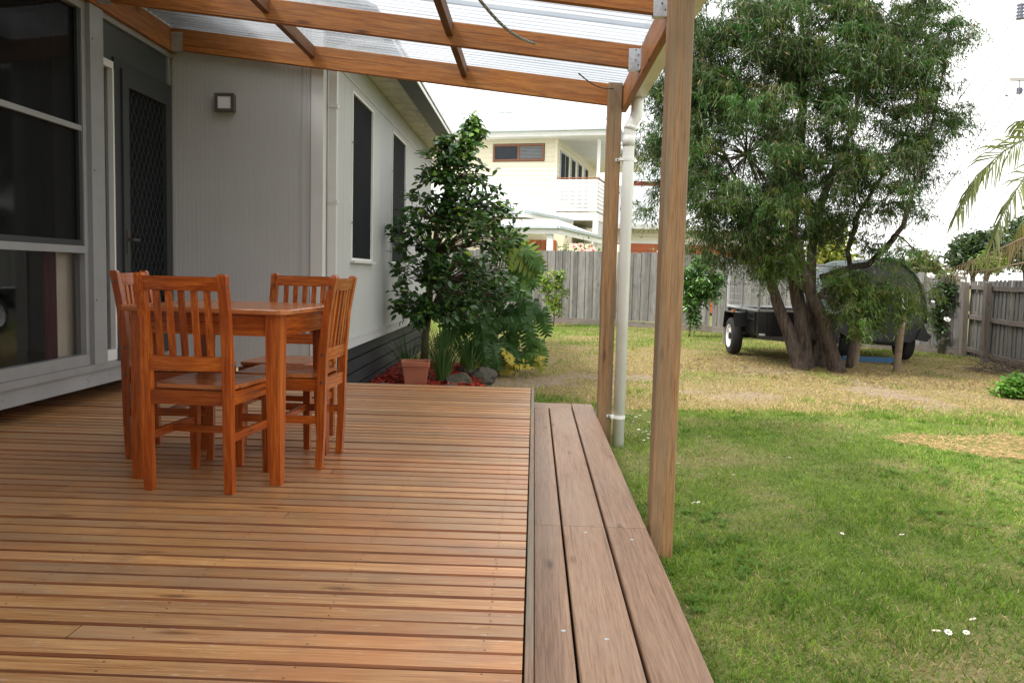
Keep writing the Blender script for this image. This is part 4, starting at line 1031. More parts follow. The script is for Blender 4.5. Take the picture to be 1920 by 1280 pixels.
def philodendron():
    Yb = 11.2; bx = on_y(905, 650, Yb)[0]; zb = -.36
    t = thing('philodendron', 'large split leaf philodendron sprawling between camellia and lawn', 'plant', (bx, Yb, zb))
    base = Vector((bx, Yb, zb+.25))
    MB().tube([(bx, Yb, zb-.03), (bx+.03, Yb, zb+.15), (bx, Yb+.02, zb+.38)], [.09, .08, .05], 9).build('stem', M['bark2'], t, None, True)
    G = (.032, .082, .018); G2 = (.055, .12, .022); YL = (.14, .19, .028); YY = (.42, .34, .05)
    spec = [(948, 452, 10.6, -32, YL, 1.0, .95, 60), (985, 480, 10.6, -70, G2, .75, .5, 60), (985, 560, 10.7, -85, G, .62, .45, 70), (925, 470, 10.6, 60, G2, .7, .55, 40), (935, 520, 10.5, -20, G2, .75, .55, 55), (900, 500, 10.8, 140, G, .7, .5, 40),
            (990, 600, 10.5, -80, G, .75, .5, 75), (1000, 640, 10.6, -95, G2, .65, .45, 75), (965, 620, 10.6, -100, G2, .6, .42, 70), (900, 600, 10.3, -80, G, .8, .55, 65), (860, 560, 10.3, -120, G, .75, .5, 55), (840, 510, 10.4, 170, G, .65, .5, 45), (880, 545, 10.4, -40, G, .7, .52, 50), (920, 640, 10.4, -70, G, .7, .5, 60),
            (945, 580, 10.9, 10, G, .7, .5, 45), (905, 440, 11.1, 95, G2, .6, .5, 30), (870, 610, 10.6, -140, G, .65, .5, 60), (960, 540, 11.2, 20, G, .6, .5, 50), (890, 650, 10.7, -110, G, .6, .45, 70), (915, 560, 11.0, 120, G, .6, .5, 35),
            (930, 675, 10.6, -60, YY, .55, .42, 20), (955, 682, 10.5, -10, YY, .55, .4, 12), (985, 672, 10.7, 15, YY, .5, .4, 25), (915, 682, 10.5, 190, YY, .45, .36, 10), (945, 660, 10.8, 60, (.45, .22, .03), .4, .3, 40), (1000, 665, 10.8, -60, (.25, .25, .04), .45, .34, 60)]
    spec += [(u+random.gauss(0, 14), v+random.gauss(0, 16), Y+random.uniform(-.1, .5), hd+random.gauss(0, 35), c, L*.85, Wd*.85, tilt) for _ in (0, 1) for (u, v, Y, hd, c, L, Wd, tilt) in list(spec) if c[0] < .1 or v > 670]
    for (u, v, Y, hd, c, L, Wd, tilt) in spec:
        P = Vector(on_y(u, v, Y)); low = c[0] > .3
        L *= .52; Wd *= .62
        if low: P.z = max(P.z, float(gz(P.x, P.y))+.05)
        path = [base, base.lerp(P, .45)+Vector((0, 0, .16 if not low else .05)), base.lerp(P, .85)+Vector((0, 0, .05 if not low else .0)), P]
        MB().tube(path, [.016, .012, .009, .007], 6).build('leaf_stalk', M['philstalk'], t, None, True)
        V, Fc, C = split_leaf(L, Wd, c, random.uniform(.12, .35) if not low else .05, .25 if not low else .05)
        # heading hd: image-plane angle (0 = right, 90 = up); blade mostly faces the camera
        a = R(hd); d = Vector((math.cos(a), -.35*math.cos(R(tilt)), math.sin(a)*math.sin(R(max(tilt, 25))))).normalized()
        nrm = (Vector((0, -1, .75)) if not low else Vector((0, -.25, 1)))+Vector((random.gauss(0, .3), 0, random.gauss(0, .2)))
        s_ = nrm.cross(d).normalized(); n_ = d.cross(s_)
        W = Matrix(((d.x, s_.x, n_.x, P.x), (d.y, s_.y, n_.y, P.y), (d.z, s_.z, n_.z, P.z), (0, 0, 0, 1)))
        zmin = min((W @ Vector(q)).z - float(gz(P.x, P.y)) for q in V)
        if zmin < .02: W.translation.z += .02-zmin
        link('leaf', mesh('leaf', V, Fc, M['phil'], True, C), t, W)
M['philstalk'] = plain('leaf_stalk_green', (.075, .11, .035), .5)
philodendron()
# ------------------------------------------------------------------ small trees and shrubs by the fences
def small_tree(name, label, cat, base, trunk_h, blobs, nleaf, Lr, Wk, cols, mat, shape='leaf', trunkr=.022, droop=0.0, Yd=.35, extra=None):
    bz = float(gz(base[0], base[1])); t = thing(name, label, cat, (base[0], base[1], bz)); Y = base[1]
    cen = [Vector(on_y(u, v, Y)) for u, v, _, _ in blobs]
    top = max(cen, key=lambda c: c.z)
    tr = [Vector((base[0], base[1], bz-.03)), Vector((base[0]+.02, base[1], bz+trunk_h*.6)), Vector((base[0]-.01, base[1], bz+trunk_h)), top]
    MB().tube(tr, [trunkr, trunkr*.8, trunkr*.65, trunkr*.25], 8).build('trunk', M['bark2'], t, None, True)
    b = MB(); P = []; D = []; C = []; wsum = sum(rx*ry for _, _, rx, ry in blobs)
    for (u, v, rx, ry), c in zip(blobs, cen):
        b.tube([tr[2], tr[2].lerp(c, .5)+Vector((0, 0, .03)), c], [trunkr*.5, trunkr*.35, trunkr*.15], 5)
        n = int(nleaf*rx*ry/wsum); q = 0
        ncl = max(4, n//14)
        for _ in range(ncl):
            d = Vector((random.gauss(0, 1), random.gauss(0, 1), random.gauss(0, 1))).normalized()*random.random()**.4
            cc = c+Vector((d.x*rx*Y/F, d.y*min(rx*Y/F, Yd), d.z*ry*Y/F)); b.tube([c, cc], [trunkr*.15, trunkr*.08], 4)
            g = random.random()
            for _ in range(14):
                P.append(tuple(cc+Vector((random.gauss(0, .035), random.gauss(0, .035), random.gauss(0, .045)))))
                D.append((random.gauss(0, 1), random.gauss(0, 1), random.gauss(.1-droop, .5))); k = random.choice(cols); C.append(tuple(x*(.6+.7*g)*random.uniform(.85, 1.15) for x in k))
    b.build('branches', M['bark2'], t, None, True)
    n = len(P); L = Lr[0]+(Lr[1]-Lr[0])*rng.random(n)
    tag(leaves('leaves', t, P, D, rng.normal(0, .6, (n, 3))+np.array([0, -.3, .8]), L, L*Wk, C, mat, shape, .2), kind='stuff')
    return t
cz = on_ground(1037, 612)
ct = small_tree('citrus_tree', 'small pale green citrus sapling in front of the back fence', 'tree', cz[:2], .38, [(1030, 530, 22, 26), (1048, 520, 12, 22), (1060, 548, 16, 7), (1035, 565, 18, 18), (1015, 525, 9, 10), (1045, 580, 12, 10)], 1050, (.07, .11), .5, [(.16, .24, .03), (.22, .27, .04), (.12, .2, .03)], M['leaf'], 'leaf', .018)
o = MB().box((-.05, -.002, -.035), (.05, .002, .035)).build('plant_tag', M['tagw'], ct, Matrix.Translation(tuple(on_y(1039, 585, cz[1]-.05))) @ Matrix.Rotation(.3, 4, 'Y'))
pz = on_ground(1292, 632)
small_tree('peach_tree', 'bushy bright green young fruit tree between the front post and the trailer', 'tree', pz[:2], .55, [(1310, 520, 28, 34), (1330, 545, 24, 30), (1295, 560, 22, 28), (1320, 490, 24, 18), (1345, 520, 14, 26), (1305, 600, 16, 16), (1285, 530, 16, 34)], 3400, (.09, .15), .26, [(.06, .15, .025), (.09, .2, .03), (.04, .11, .02)], M['gloss'], 'leaf', .024, .5)
rzp = on_ground(1768, 664)
rb = small_tree('rose_bush', 'tall climbing rose with a few white blooms in the fence corner', 'rose bush', rzp[:2], .55, [(1770, 570, 20, 26), (1780, 545, 18, 22), (1758, 540, 14, 20), (1788, 560, 14, 30), (1768, 610, 14, 24), (1775, 520, 14, 12), (1795, 535, 10, 18), (1755, 590, 12, 26), (1770, 640, 10, 18)], 1700, (.05, .085), .6, [(.035, .085, .02), (.05, .11, .025), (.06, .1, .05)], M['gloss'], 'leaf', .035, .1, .3)
MB().tube([(rzp[0]-.03, rzp[1], rzp[2]-.02), (rzp[0], rzp[1], rzp[2]+.35), (rzp[0]+.05, rzp[1], rzp[2]+.7)], [.075, .06, .04], 9).build('woody_base', M['bark'], rb, None, True)
def bloom(u, v, Y, r, mat, parent):
    P = on_y(u, v, Y); mb = MB()
    for ring, (k, el, rr) in enumerate(((6, .25, 1.0), (5, .8, .8), (4, 1.25, .55))):
        for i in range(k):
            a = i*6.283/k+ring*.5; d = Vector((math.cos(a)*math.cos(el), math.sin(a)*math.cos(el), math.sin(el))); s_ = Vector((-math.sin(a), math.cos(a), 0)); L = r*rr
            mb.add([Vector(), d*L*.6+s_*L*.45, d*L+Vector((0, 0, L*.12)), d*L*.6-s_*L*.45], [(0, 1, 2, 3)])
    mb.build('bloom', mat, parent, Matrix.Translation(tuple(P)) @ Matrix.Rotation(R(40), 4, 'X'))
for u, v, r in ((1744, 518, .09), (1775, 600, .075), (1805, 527, .05), (1737, 598, .04), (1749, 566, .04), (1808, 535, .04), (1737, 583, .03)): bloom(u, v, rzp[1]-.3, r, M['petal'], rb)
def shrub(name, label, u, v, blobs, n, cols, Lr=(.05, .09), Y=None, group=None):
    P = on_ground(u, v); return small_tree(name, label, 'shrub', P[:2], .12, blobs, n, Lr, .45, cols, M['leaf'], 'leaf', .02, 0, .45)
shrub('green_shrub', 'low bright green shrub at the right edge of the lawn', 1915, 748, [(1905, 728, 26, 18), (1930, 725, 36, 22), (1885, 736, 16, 10), (1965, 735, 30, 20)], 2400, [(.09, .21, .025), (.13, .27, .04), (.06, .15, .02)])
# dead twigs heaped at the side fence
tw = MB(); P0 = on_ground(1895, 702)
for i in range(170):
    a = random.random()*6.283; L = random.uniform(.2, .6); p = Vector((P0[0]+random.gauss(0, .32), P0[1]+random.gauss(0, .25), P0[2]+.02+abs(random.gauss(0, .09)))); d = Vector((math.cos(a), math.sin(a), random.gauss(0, .2)))
    tw.tube([p, p+d*L*.5+Vector((0, 0, .04)), p+d*L], [.006, .005, .002], 4)
tag(tw.build('twig_heap', M['bark'], None), 'heap of dark dead twigs under the side fence', 'twigs', kind='stuff')

# ================================================================== WILLOW MYRTLE (the big tree)
def big_tree():
    Yt = 12.55; B = on_ground(1530, 692); bx, by = B[0], B[1]; bz = B[2]
    t = thing('willow_tree', 'big drooping multi trunk tree shading the trailer in the back yard', 'tree', (bx, by, bz))
    def px(u, v, dy=0): return Vector(on_y(u, v, Yt+dy))
    trunks = [([(1503, 700, 0), (1496, 670, .0), (1475, 616, .05), (1455, 560, .1), (1446, 530, .12), (1432, 470, .2), (1400, 400, .3), (1365, 300, .4)], [.20, .15, .125, .105, .09, .07, .05, .03]),
              ([(1514, 700, .1), (1509, 672, .12), (1500, 585, .15), (1488, 522, .2), (1482, 460, .25), (1492, 380, .2), (1502, 250, .1), (1508, 120, 0), (1500, -20, 0)], [.20, .16, .135, .13, .125, .11, .09, .06, .03]),
              ([(1538, 695, .4), (1533, 660, .42), (1521, 585, .5), (1521, 491, .6), (1526, 420, .7), (1560, 330, .8), (1600, 230, .8), (1620, 110, .7)], [.17, .125, .11, .10, .09, .075, .05, .03]),
              ([(1570, 703, 0), (1562, 665, -.02), (1545, 602, -.06), (1519, 543, -.1), (1502, 502, -.1), (1494, 460, -.1), (1470, 380, -.2), (1450, 260, -.4), (1430, 120, -.5)], [.20, .145, .125, .115, .105, .10, .075, .05, .03]),
              ([(1540, 520, .5), (1560, 515, .4), (1600, 500, .3), (1627, 496, .2), (1660, 465, .1), (1692, 423, 0), (1715, 350, -.1), (1745, 250, -.2), (1770, 130, -.2)], [.07, .075, .07, .065, .06, .05, .04, .03, .018]),
              ([(1592, 690, .35), (1598, 640, .4), (1602, 585, .5), (1597, 540, .5), (1590, 470, .4), (1610, 400, .3), (1660, 320, .2), (1710, 220, .2)], [.075, .065, .06, .055, .05, .045, .035, .02])]
    limbs = []
    for pts, rad in trunks:
        P = [px(*q) for q in pts]; rad = [r*(.72 if q < 2 else .74) for q, r in enumerate(rad)]
        # finer path
        Q = []; RR = []
        for i in range(len(P)-1):
            for k in range(3): Q.append(P[i].lerp(P[i+1], k/3)+Vector((random.gauss(0, .008), random.gauss(0, .008), 0))); RR.append((rad[i]+(rad[i+1]-rad[i])*k/3)*random.uniform(.95, 1.06))
        Q.append(P[-1]); RR.append(rad[-1])
        MB().tube(Q, RR, 14).build('trunk', M['furrow'], t, None, True); limbs += Q[8:]
    blobs = [(1285, 290, 62, 95, 1.0), (1222, 290, 30, 70, .8), (1240, 375, 30, 30, .6), (1330, 90, 100, 120, 1), (1310, 190, 80, 80, 1), (1400, 290, 110, 120, 1), (1490, 110, 150, 150, 1), (1460, -90, 240, 120, .6), (1600, 140, 130, 140, 1), (1690, 70, 90, 90, .9), (1790, 45, 45, 28, .7), (1735, 190, 70, 90, .9), (1780, 240, 28, 45, .6), (1690, 290, 70, 50, .9), (1600, 310, 100, 80, .9),
             (1330, 400, 70, 60, .9), (1410, 420, 90, 65, 1), (1540, 400, 100, 60, .75), (1470, 330, 90, 80, .8), (1655, 390, 45, 50, .5), (1712, 390, 26, 40, .5), (1712, 465, 30, 20, .5), (1590, 455, 60, 30, .4), (1255, 180, 40, 90, .6), (1640, -40, 150, 80, .5), (1345, 470, 40, 22, .6), (1450, 470, 45, 25, .7)]
    low = [(1442, 515, 28, 30, .9), (1455, 480, 45, 24, .9), (1592, 545, 34, 32, 1.2), (1636, 560, 46, 36, 1.3), (1704, 560, 32, 28, .9), (1655, 585, 36, 22, .8), (1600, 592, 30, 20, .7), (1622, 570, 40, 28, 1.0)]
    P = []; D = []; L = []; C = []; tw = MB(); br = MB()
    def spray(c, dens, lowb, up=False):
        nt_ = 3
        g = dens; hue = random.random()*dens*1.2
        for _ in range(nt_):
            a = random.random()*6.283; out = random.uniform(.10, .30); dr_ = random.uniform(.04, .30)
            p1 = c+Vector((math.cos(a)*out*.6, math.sin(a)*out*.6, .05)); p2 = c+Vector((math.cos(a)*out, math.sin(a)*out, -dr_))
            tw.tube([c, p1, p2], [.004, .003, .0015], 3, False)
            nl = random.randint(18, 26)
            for k in range(nl):
                s_ = (k+random.random())/nl; q = c.lerp(p1, s_*2) if s_ < .5 else p1.lerp(p2, s_*2-1)
                q = q+Vector((random.gauss(0, .025), random.gauss(0, .025), random.gauss(0, .02)))
                P.append((q.x, q.y, q.z)); D.append((math.cos(a)*.35+random.gauss(0, .42), math.sin(a)*.4+random.gauss(0, .5), -.68+random.gauss(0, .38)))
                L.append(random.uniform(.06, .115))
                if lowb: c0 = (.050+.055*hue, .085+.06*g, .015)
                else: c0 = (.032+.07*hue*hue, .054+.075*g, .010+.010*g)
                if random.random() < .012: c0 = (.24, .14, .04)
                k_ = random.uniform(.7, 1.25); C.append((c0[0]*k_, c0[1]*k_, c0[2]*k_))
    for lst, lowb in ((blobs, False), (low, True)):
        for (u, v, rx, ry, dens) in lst:
            n = int(rx*ry*.0215*dens*(1.0 if not lowb else 1.5))+2
            dyc = random.gauss(0, .5) if not lowb else -.35+random.gauss(0, .2); ce = px(u, v, dyc)
            a = min(limbs, key=lambda q: (q-ce).length+(2.0 if q.z > ce.z+.3 else 0)); mid = a.lerp(ce, .45)+Vector((random.gauss(0, .1), random.gauss(0, .1), .25))
            br.arc(a, mid, ce, [.030, .018, .008])
            per = 6
            for _ in range(max(2, n//per)):
                d = Vector((random.gauss(0, 1), random.gauss(0, 1), random.gauss(0, 1))).normalized()*random.random()**.42
                c = ce+Vector((d.x*rx*Yt/F, d.y*(1.0 if not lowb else .3)*max(.4, min(rx, ry)*Yt/F), d.z*ry*Yt/F))
                br.arc(ce.lerp(c, .05), ce.lerp(c, .5)+Vector((0, 0, .12)), c, [.012, .008, .004], 4, 4, False)
                tone = random.random()
                for _ in range(per): spray(c+Vector((random.gauss(0, .13), random.gauss(0, .13), random.gauss(0, .09))), tone, lowb)
    tag(br.build('branches', M['furrow'], t, None, True), kind='stuff'); tag(tw.build('twigs', M['twig'], t), kind='stuff')
    n = len(P); L = np.array(L); print('tree leaves', n)
    tag(leaves('leaves', t, P, D, rng.normal(0, 1, (n, 3)), L, .009+.008*rng.random(n), C, M['leaf'], 'kite', .2), kind='stuff')
random.seed(21); big_tree()

def litter():
    n = 2600; r = 1.9*rng.random(n)**.6; a = rng.random(n)*6.283; x = 4.4+r*np.cos(a)*1.25; y = 12.3+r*np.sin(a)*.8; b = rng.random(n)*6.283
    P = np.stack([x, y, gsurf(x, y)+.004+.015*rng.random(n)], 1); D = np.stack([np.cos(b), np.sin(b), rng.normal(0, .15, n)], 1)
    tag(leaves('leaf_litter', None, P, D, np.tile([0, 0, 1.], (n, 1)), .05+.07*rng.random(n), .010+.012*rng.random(n), np.array([.24, .15, .085])*(.3+.9*rng.random((n, 1))), M['straw'], 'kite'), 'brown fallen leaves scattered round the foot of the big tree', 'leaf litter', kind='stuff')
litter()
# stakes and the blue plank
def stake(u, v, ut, vt, dy, label, r=.055):
    P = on_ground(u, v); Q = on_y(ut, vt, P[1]+dy)
    o = thing('timber_stake', label, 'stake', tuple(P), 0, 'timber stakes beside the big tree')
    MB().tube([P-np.array([0, 0, .1]), (P+Q)/2, Q], [r, r*.97, r*.95], 12).build('shaft', M['stake'], o, None, False)
    MB().tube([Q, Q+np.array([0, 0, .012])], [r*.95, r*.7], 12).build('cut_top', M['stake'], o)
stake(1602, 686, 1620, 548, .05, 'round timber stake between the tree trunks and the blue plank end')
stake(1680, 697, 1696, 560, .05, 'leaning round timber stake at the right end of the blue plank')
p = on_ground(1582, 681); q = on_ground(1694, 686); q[1] = p[1]+.1; q = on_y(1694, 681, p[1])
bp = thing('blue_plank', 'blue painted plank propped low behind the two stakes', 'plank', (p[0], p[1]+.08, p[2]))
timber('board', (p[0], p[1]+.08, p[2]+.075), (q[0], p[1]+.14, q[2]+.03), .035, .085, M['bluep'], bp)
for s_ in (.12, .9): timber('foot_block', (p[0]+(q[0]-p[0])*s_, p[1]+.085, p[2]-.08), (p[0]+(q[0]-p[0])*s_, p[1]+.085, p[2]+.034), .09, .09, M['stake'], bp)

# ================================================================== TRAILERS
def wheel(parent, c, r=.32, w_=.19, side=-1):
    wt = link('wheel', None, parent, Matrix.Translation(c)); cx_, cy_, cz_ = c
    pr = [(r*.62, -w_/2+.01), (r*.80, -w_/2), (r*.94, -w_/2+.012), (r, -w_/2+.04), (r, w_/2-.04), (r*.94, w_/2-.012), (r*.80, w_/2), (r*.62, w_/2-.01), (r*.62, -w_/2+.01)]
    MB().lathe(pr, 32, 'X', c).build('tyre', M['rubber'], wt, None, True)
    rim = MB(); s_ = side
    rim.lathe([(r*.63, s_*w_*.47), (r*.585, s_*w_*.45), (r*.56, s_*w_*.18)], 32, 'X', c)
    for k in range(8):
        a = k*math.pi/4; rim.bar((cx_+s_*w_*.24, cy_+math.cos(a)*r*.15, cz_+math.sin(a)*r*.15), (cx_+s_*w_*.30, cy_+math.cos(a)*r*.58, cz_+math.sin(a)*r*.58), .065, .016, (s_, 0, 0))
    rim.lathe([(r*.58, s_*w_*.17), (.0001, s_*w_*.16)], 32, 'X', c)
    rim.build('rim', M['whitew'], wt); MB().lathe([(.06, s_*w_*.16), (.06, s_*w_*.42), (.03, s_*w_*.46), (.0001, s_*w_*.46)], 16, 'X', c).build('hub', M['blackp'], wt)
    return wt
def cage_trailer():
    x0, y0 = 3.62, 13.45; W_, Lg = 1.32, 2.15; g0 = float(gz(3.5, 14.4)); t = thing('box_trailer', 'black box trailer with a tall galvanised mesh cage behind the big tree', 'trailer', (x0+W_/2, y0+1, g0))
    zf, zt = g0+.42, g0+.78; zc = g0+1.53; x1, y1 = x0+W_, y0+Lg
    fl = MB(); fl.box((x0, y0, zf-.03), (x1, y1, zf)); fl.build('floor', M['blackp'], t)
    for nm, a, b in (('front_panel', (x0, y0, zf+.001), (x1, y0+.025, zt)), ('tail_gate', (x0, y1-.025, zf+.001), (x1, y1, zt)), ('side_panel', (x0, y0+.026, zf+.001), (x0+.025, y1-.026, zt)), ('side_panel', (x1-.025, y0+.026, zf+.001), (x1, y1-.026, zt))): abox(nm, a, b, M['blackp'], t)
    for i in range(4):
        yy = y0+.15+i*.6; abox('panel_rib', (x0-.022, yy, zf), (x0-.001, yy+.05, zt-.02), M['blackp'], t)
    for i in range(3):
        xx = x0+.15+i*.45; abox('panel_rib', (xx, y0-.022, zf), (xx+.05, y0-.001, zt-.02), M['blackp'], t)
    timber('tie_rail', (x0-.03, y0+.1, zt-.14), (x0-.03, y0+.75, zt-.14), .02, .02, M['blackp'], t)
    # cage
    cg = link('cage', None, t, Matrix.Translation((x0, y0, zt)))
    frm = MB()
    for (a, b) in (((x0, y0), (x1, y0)), ((x0, y0), (x0, y1)), ((x1, y0), (x1, y1)), ((x0, y1), (x1, y1))):
        for zz in (zt+.018, zc): frm.bar((*a, zz), (*b, zz), .034, .034)
    for a in ((x0, y0), (x1, y0), (x0, y1), (x1, y1), (x0+W_/2, y0), (x0, y0+Lg/2), (x1, y0+Lg/2)): frm.bar((*a, zt), (*a, zc), .034, .034)
    frm.build('frame', M['galvp'], cg)
    def meshpanel(o_, d, n, spacing=.125):
        mb = MB(); o_ = Vector(o_); d = Vector(d); Lp = d.length; dn = d/Lp; k = int(Lp/spacing)
        for i in range(1, k): p_ = o_+dn*(i*Lp/k); mb.bar(p_, p_+Vector((0, 0, zc-zt)), .0035, .0035)
        for i in range(1, int((zc-zt)/spacing)): p_ = o_+Vector((0, 0, i*spacing)); mb.bar(p_, p_+d, .0035, .0035)
        mb.build('wire_mesh', M['galvp'], cg)
    meshpanel((x0, y0, zt), (W_, 0, 0), 0); meshpanel((x0, y0, zt), (0, Lg, 0), 0); meshpanel((x1, y0, zt), (0, Lg, 0), 0); meshpanel((x0, y1, zt), (W_, 0, 0), 0)
    # mudguards
    yw = y0+1.0
    for s_, xx in ((-1, x0-.24), (1, x1+.02)):
        m_ = MB(); pr = [(yw-.42, g0+.50), (yw-.34, g0+.72), (yw+.34, g0+.72), (yw+.42, g0+.44)]
        for (a, b), (c, d) in zip(pr[:-1], pr[1:]): m_.add([(xx, a, b), (xx+.22, a, b), (xx+.22, c, d), (xx, c, d), (xx, a, b+.012), (xx+.22, a, b+.012), (xx+.22, c, d+.012), (xx, c, d+.012)], [(0, 1, 2, 3), (7, 6, 5, 4), (0, 4, 5, 1), (2, 6, 7, 3), (1, 5, 6, 2), (0, 3, 7, 4)])
        m_.build('mudguard', M['blackp'], t)
        abox('mud_flap', (xx+.01, yw+.43, g0+.14), (xx+.21, yw+.438, g0+.44), M['rubberflap'], t)
        wheel(t, (xx+.10, yw, g0+.315), .315, .19, s_)
    abox('marker_lamp', (x0-.245, yw-.30, g0+.735), (x0-.2, yw-.2, g0+.765), M['amber'], t)
    abox('reflector', (x0+.02, y0-.012, zf-.025), (x0+.12, y0-.001, zf+.005), M['whitew'], t)
    MB().tube([(x0-.15, yw, g0+.315), (x1+.15, yw, g0+.315)], .03, 10).build('axle', M['blackp'], t)
    ch_ = MB(); xm = x0+W_/2+.02; tip = (xm, y0-.62, g0+.36)
    ch_.bar((x0+.08, y0+.3, zf-.065), (tip[0]-.02, tip[1], tip[2]), .05, .075); ch_.bar((x1-.08, y0+.3, zf-.065), (tip[0]+.02, tip[1], tip[2]), .05, .075)
    for xx in (x0+.06, x1-.06): ch_.bar((xx, y0+.32, zf-.065), (xx, y1, zf-.065), .05, .07)
    ch_.build('drawbar', M['blackp'], t)
    MB().tube([(xm-.12, y0-.1, g0+.0), (xm-.12, y0-.1, g0+.6)], .02, 8).build('jockey_stand', M['blackp'], t)
cage_trailer()
def domed_trailer():
    P = on_y(1636, 640, 14.9); xc = P[0]; y0 = 14.5; g0 = float(gz(xc, 15.2)); t = thing('covered_trailer', 'trailer under a tall domed grey and dark green canvas cover behind the stakes', 'trailer', (xc, y0+1, g0))
    hw = .72; zb = g0+.62; zt = 1.37; Lg = 2.3
    n = 18; rim = []
    prof = [(-hw*1.02*math.cos(math.pi*k/n)*(1.0 if True else 1), zb+.05+(zt-zb-.05)*math.sin(math.pi*k/n)**.92) for k in range(n+1)]
    sk = MB(); V = []
    for yy, s_ in ((y0, 1), (y0+.06, 1.02), (y0+Lg, .97)):
        V += [(xc+x*s_, yy, z) for x, z in prof]
    m_ = n+1; sk.add(V, [(r*m_+k, r*m_+k+1, (r+1)*m_+k+1, (r+1)*m_+k) for r in range(2) for k in range(n)]); o = sk.build('cover', M['canvasd'], t, None, True)
    MB().add([(xc+x*.985, y0+.025, z) for x, z in prof], [tuple(range(m_))[::-1]]).build('end_panel', M['canvas'], t)
    MB().tube([(xc+x, y0+.0, z) for x, z in prof], .022, 8).build('rim_piping', M['canvasd'], t, None, True)
    MB().prism([(xc-hw*.98, y0+.03, zb+.06), (xc+hw*.98, y0+.03, zb+.06), (xc+hw*1.08, y0+.03, zb-.10), (xc+hw*.7, y0+.03, g0+.34), (xc-hw*.7, y0+.03, g0+.34), (xc-hw*1.05, y0+.03, zb-.10)], (0, Lg-.1, 0)).build('tub', M['canvask'], t)
    MB().prism([(xc+hw*.9, y0-.02, zb-.02), (xc+hw*1.16, y0-.02, zb-.16), (xc+hw*1.06, y0-.02, zb-.26), (xc+hw*.8, y0-.02, zb-.22)], (0, .9, 0)).build('mudguard', M['canvask'], t)
    wheel(t, (xc+hw*.78, y0+.45, g0+.31), .31, .19, 1); wheel(t, (xc-hw*.78, y0+.45, g0+.31), .31, .19, -1)
    MB().tube([(xc-hw*.7, y0+.45, g0+.31), (xc+hw*.7, y0+.45, g0+.31)], .03, 8).build('axle', M['blackp'], t)
    MB().bar((xc-.4, y0+.3, g0+.32), (xc-.1, y0-.75, g0+.36), .05, .06).bar((xc+.4, y0+.3, g0+.32), (xc-.06, y0-.75, g0+.36), .05, .06).build('drawbar', M['blackp'], t)
    MB().tube([(xc-.35, y0-.15, g0+.33), (xc-.55, y0-.05, g0+.75)], .012, 6).tube([(xc-.2, y0-.15, g0+.33), (xc-.42, y0-.02, g0+.72)], .012, 6).build('stay_rod', M['galv'], t)
domed_trailer()

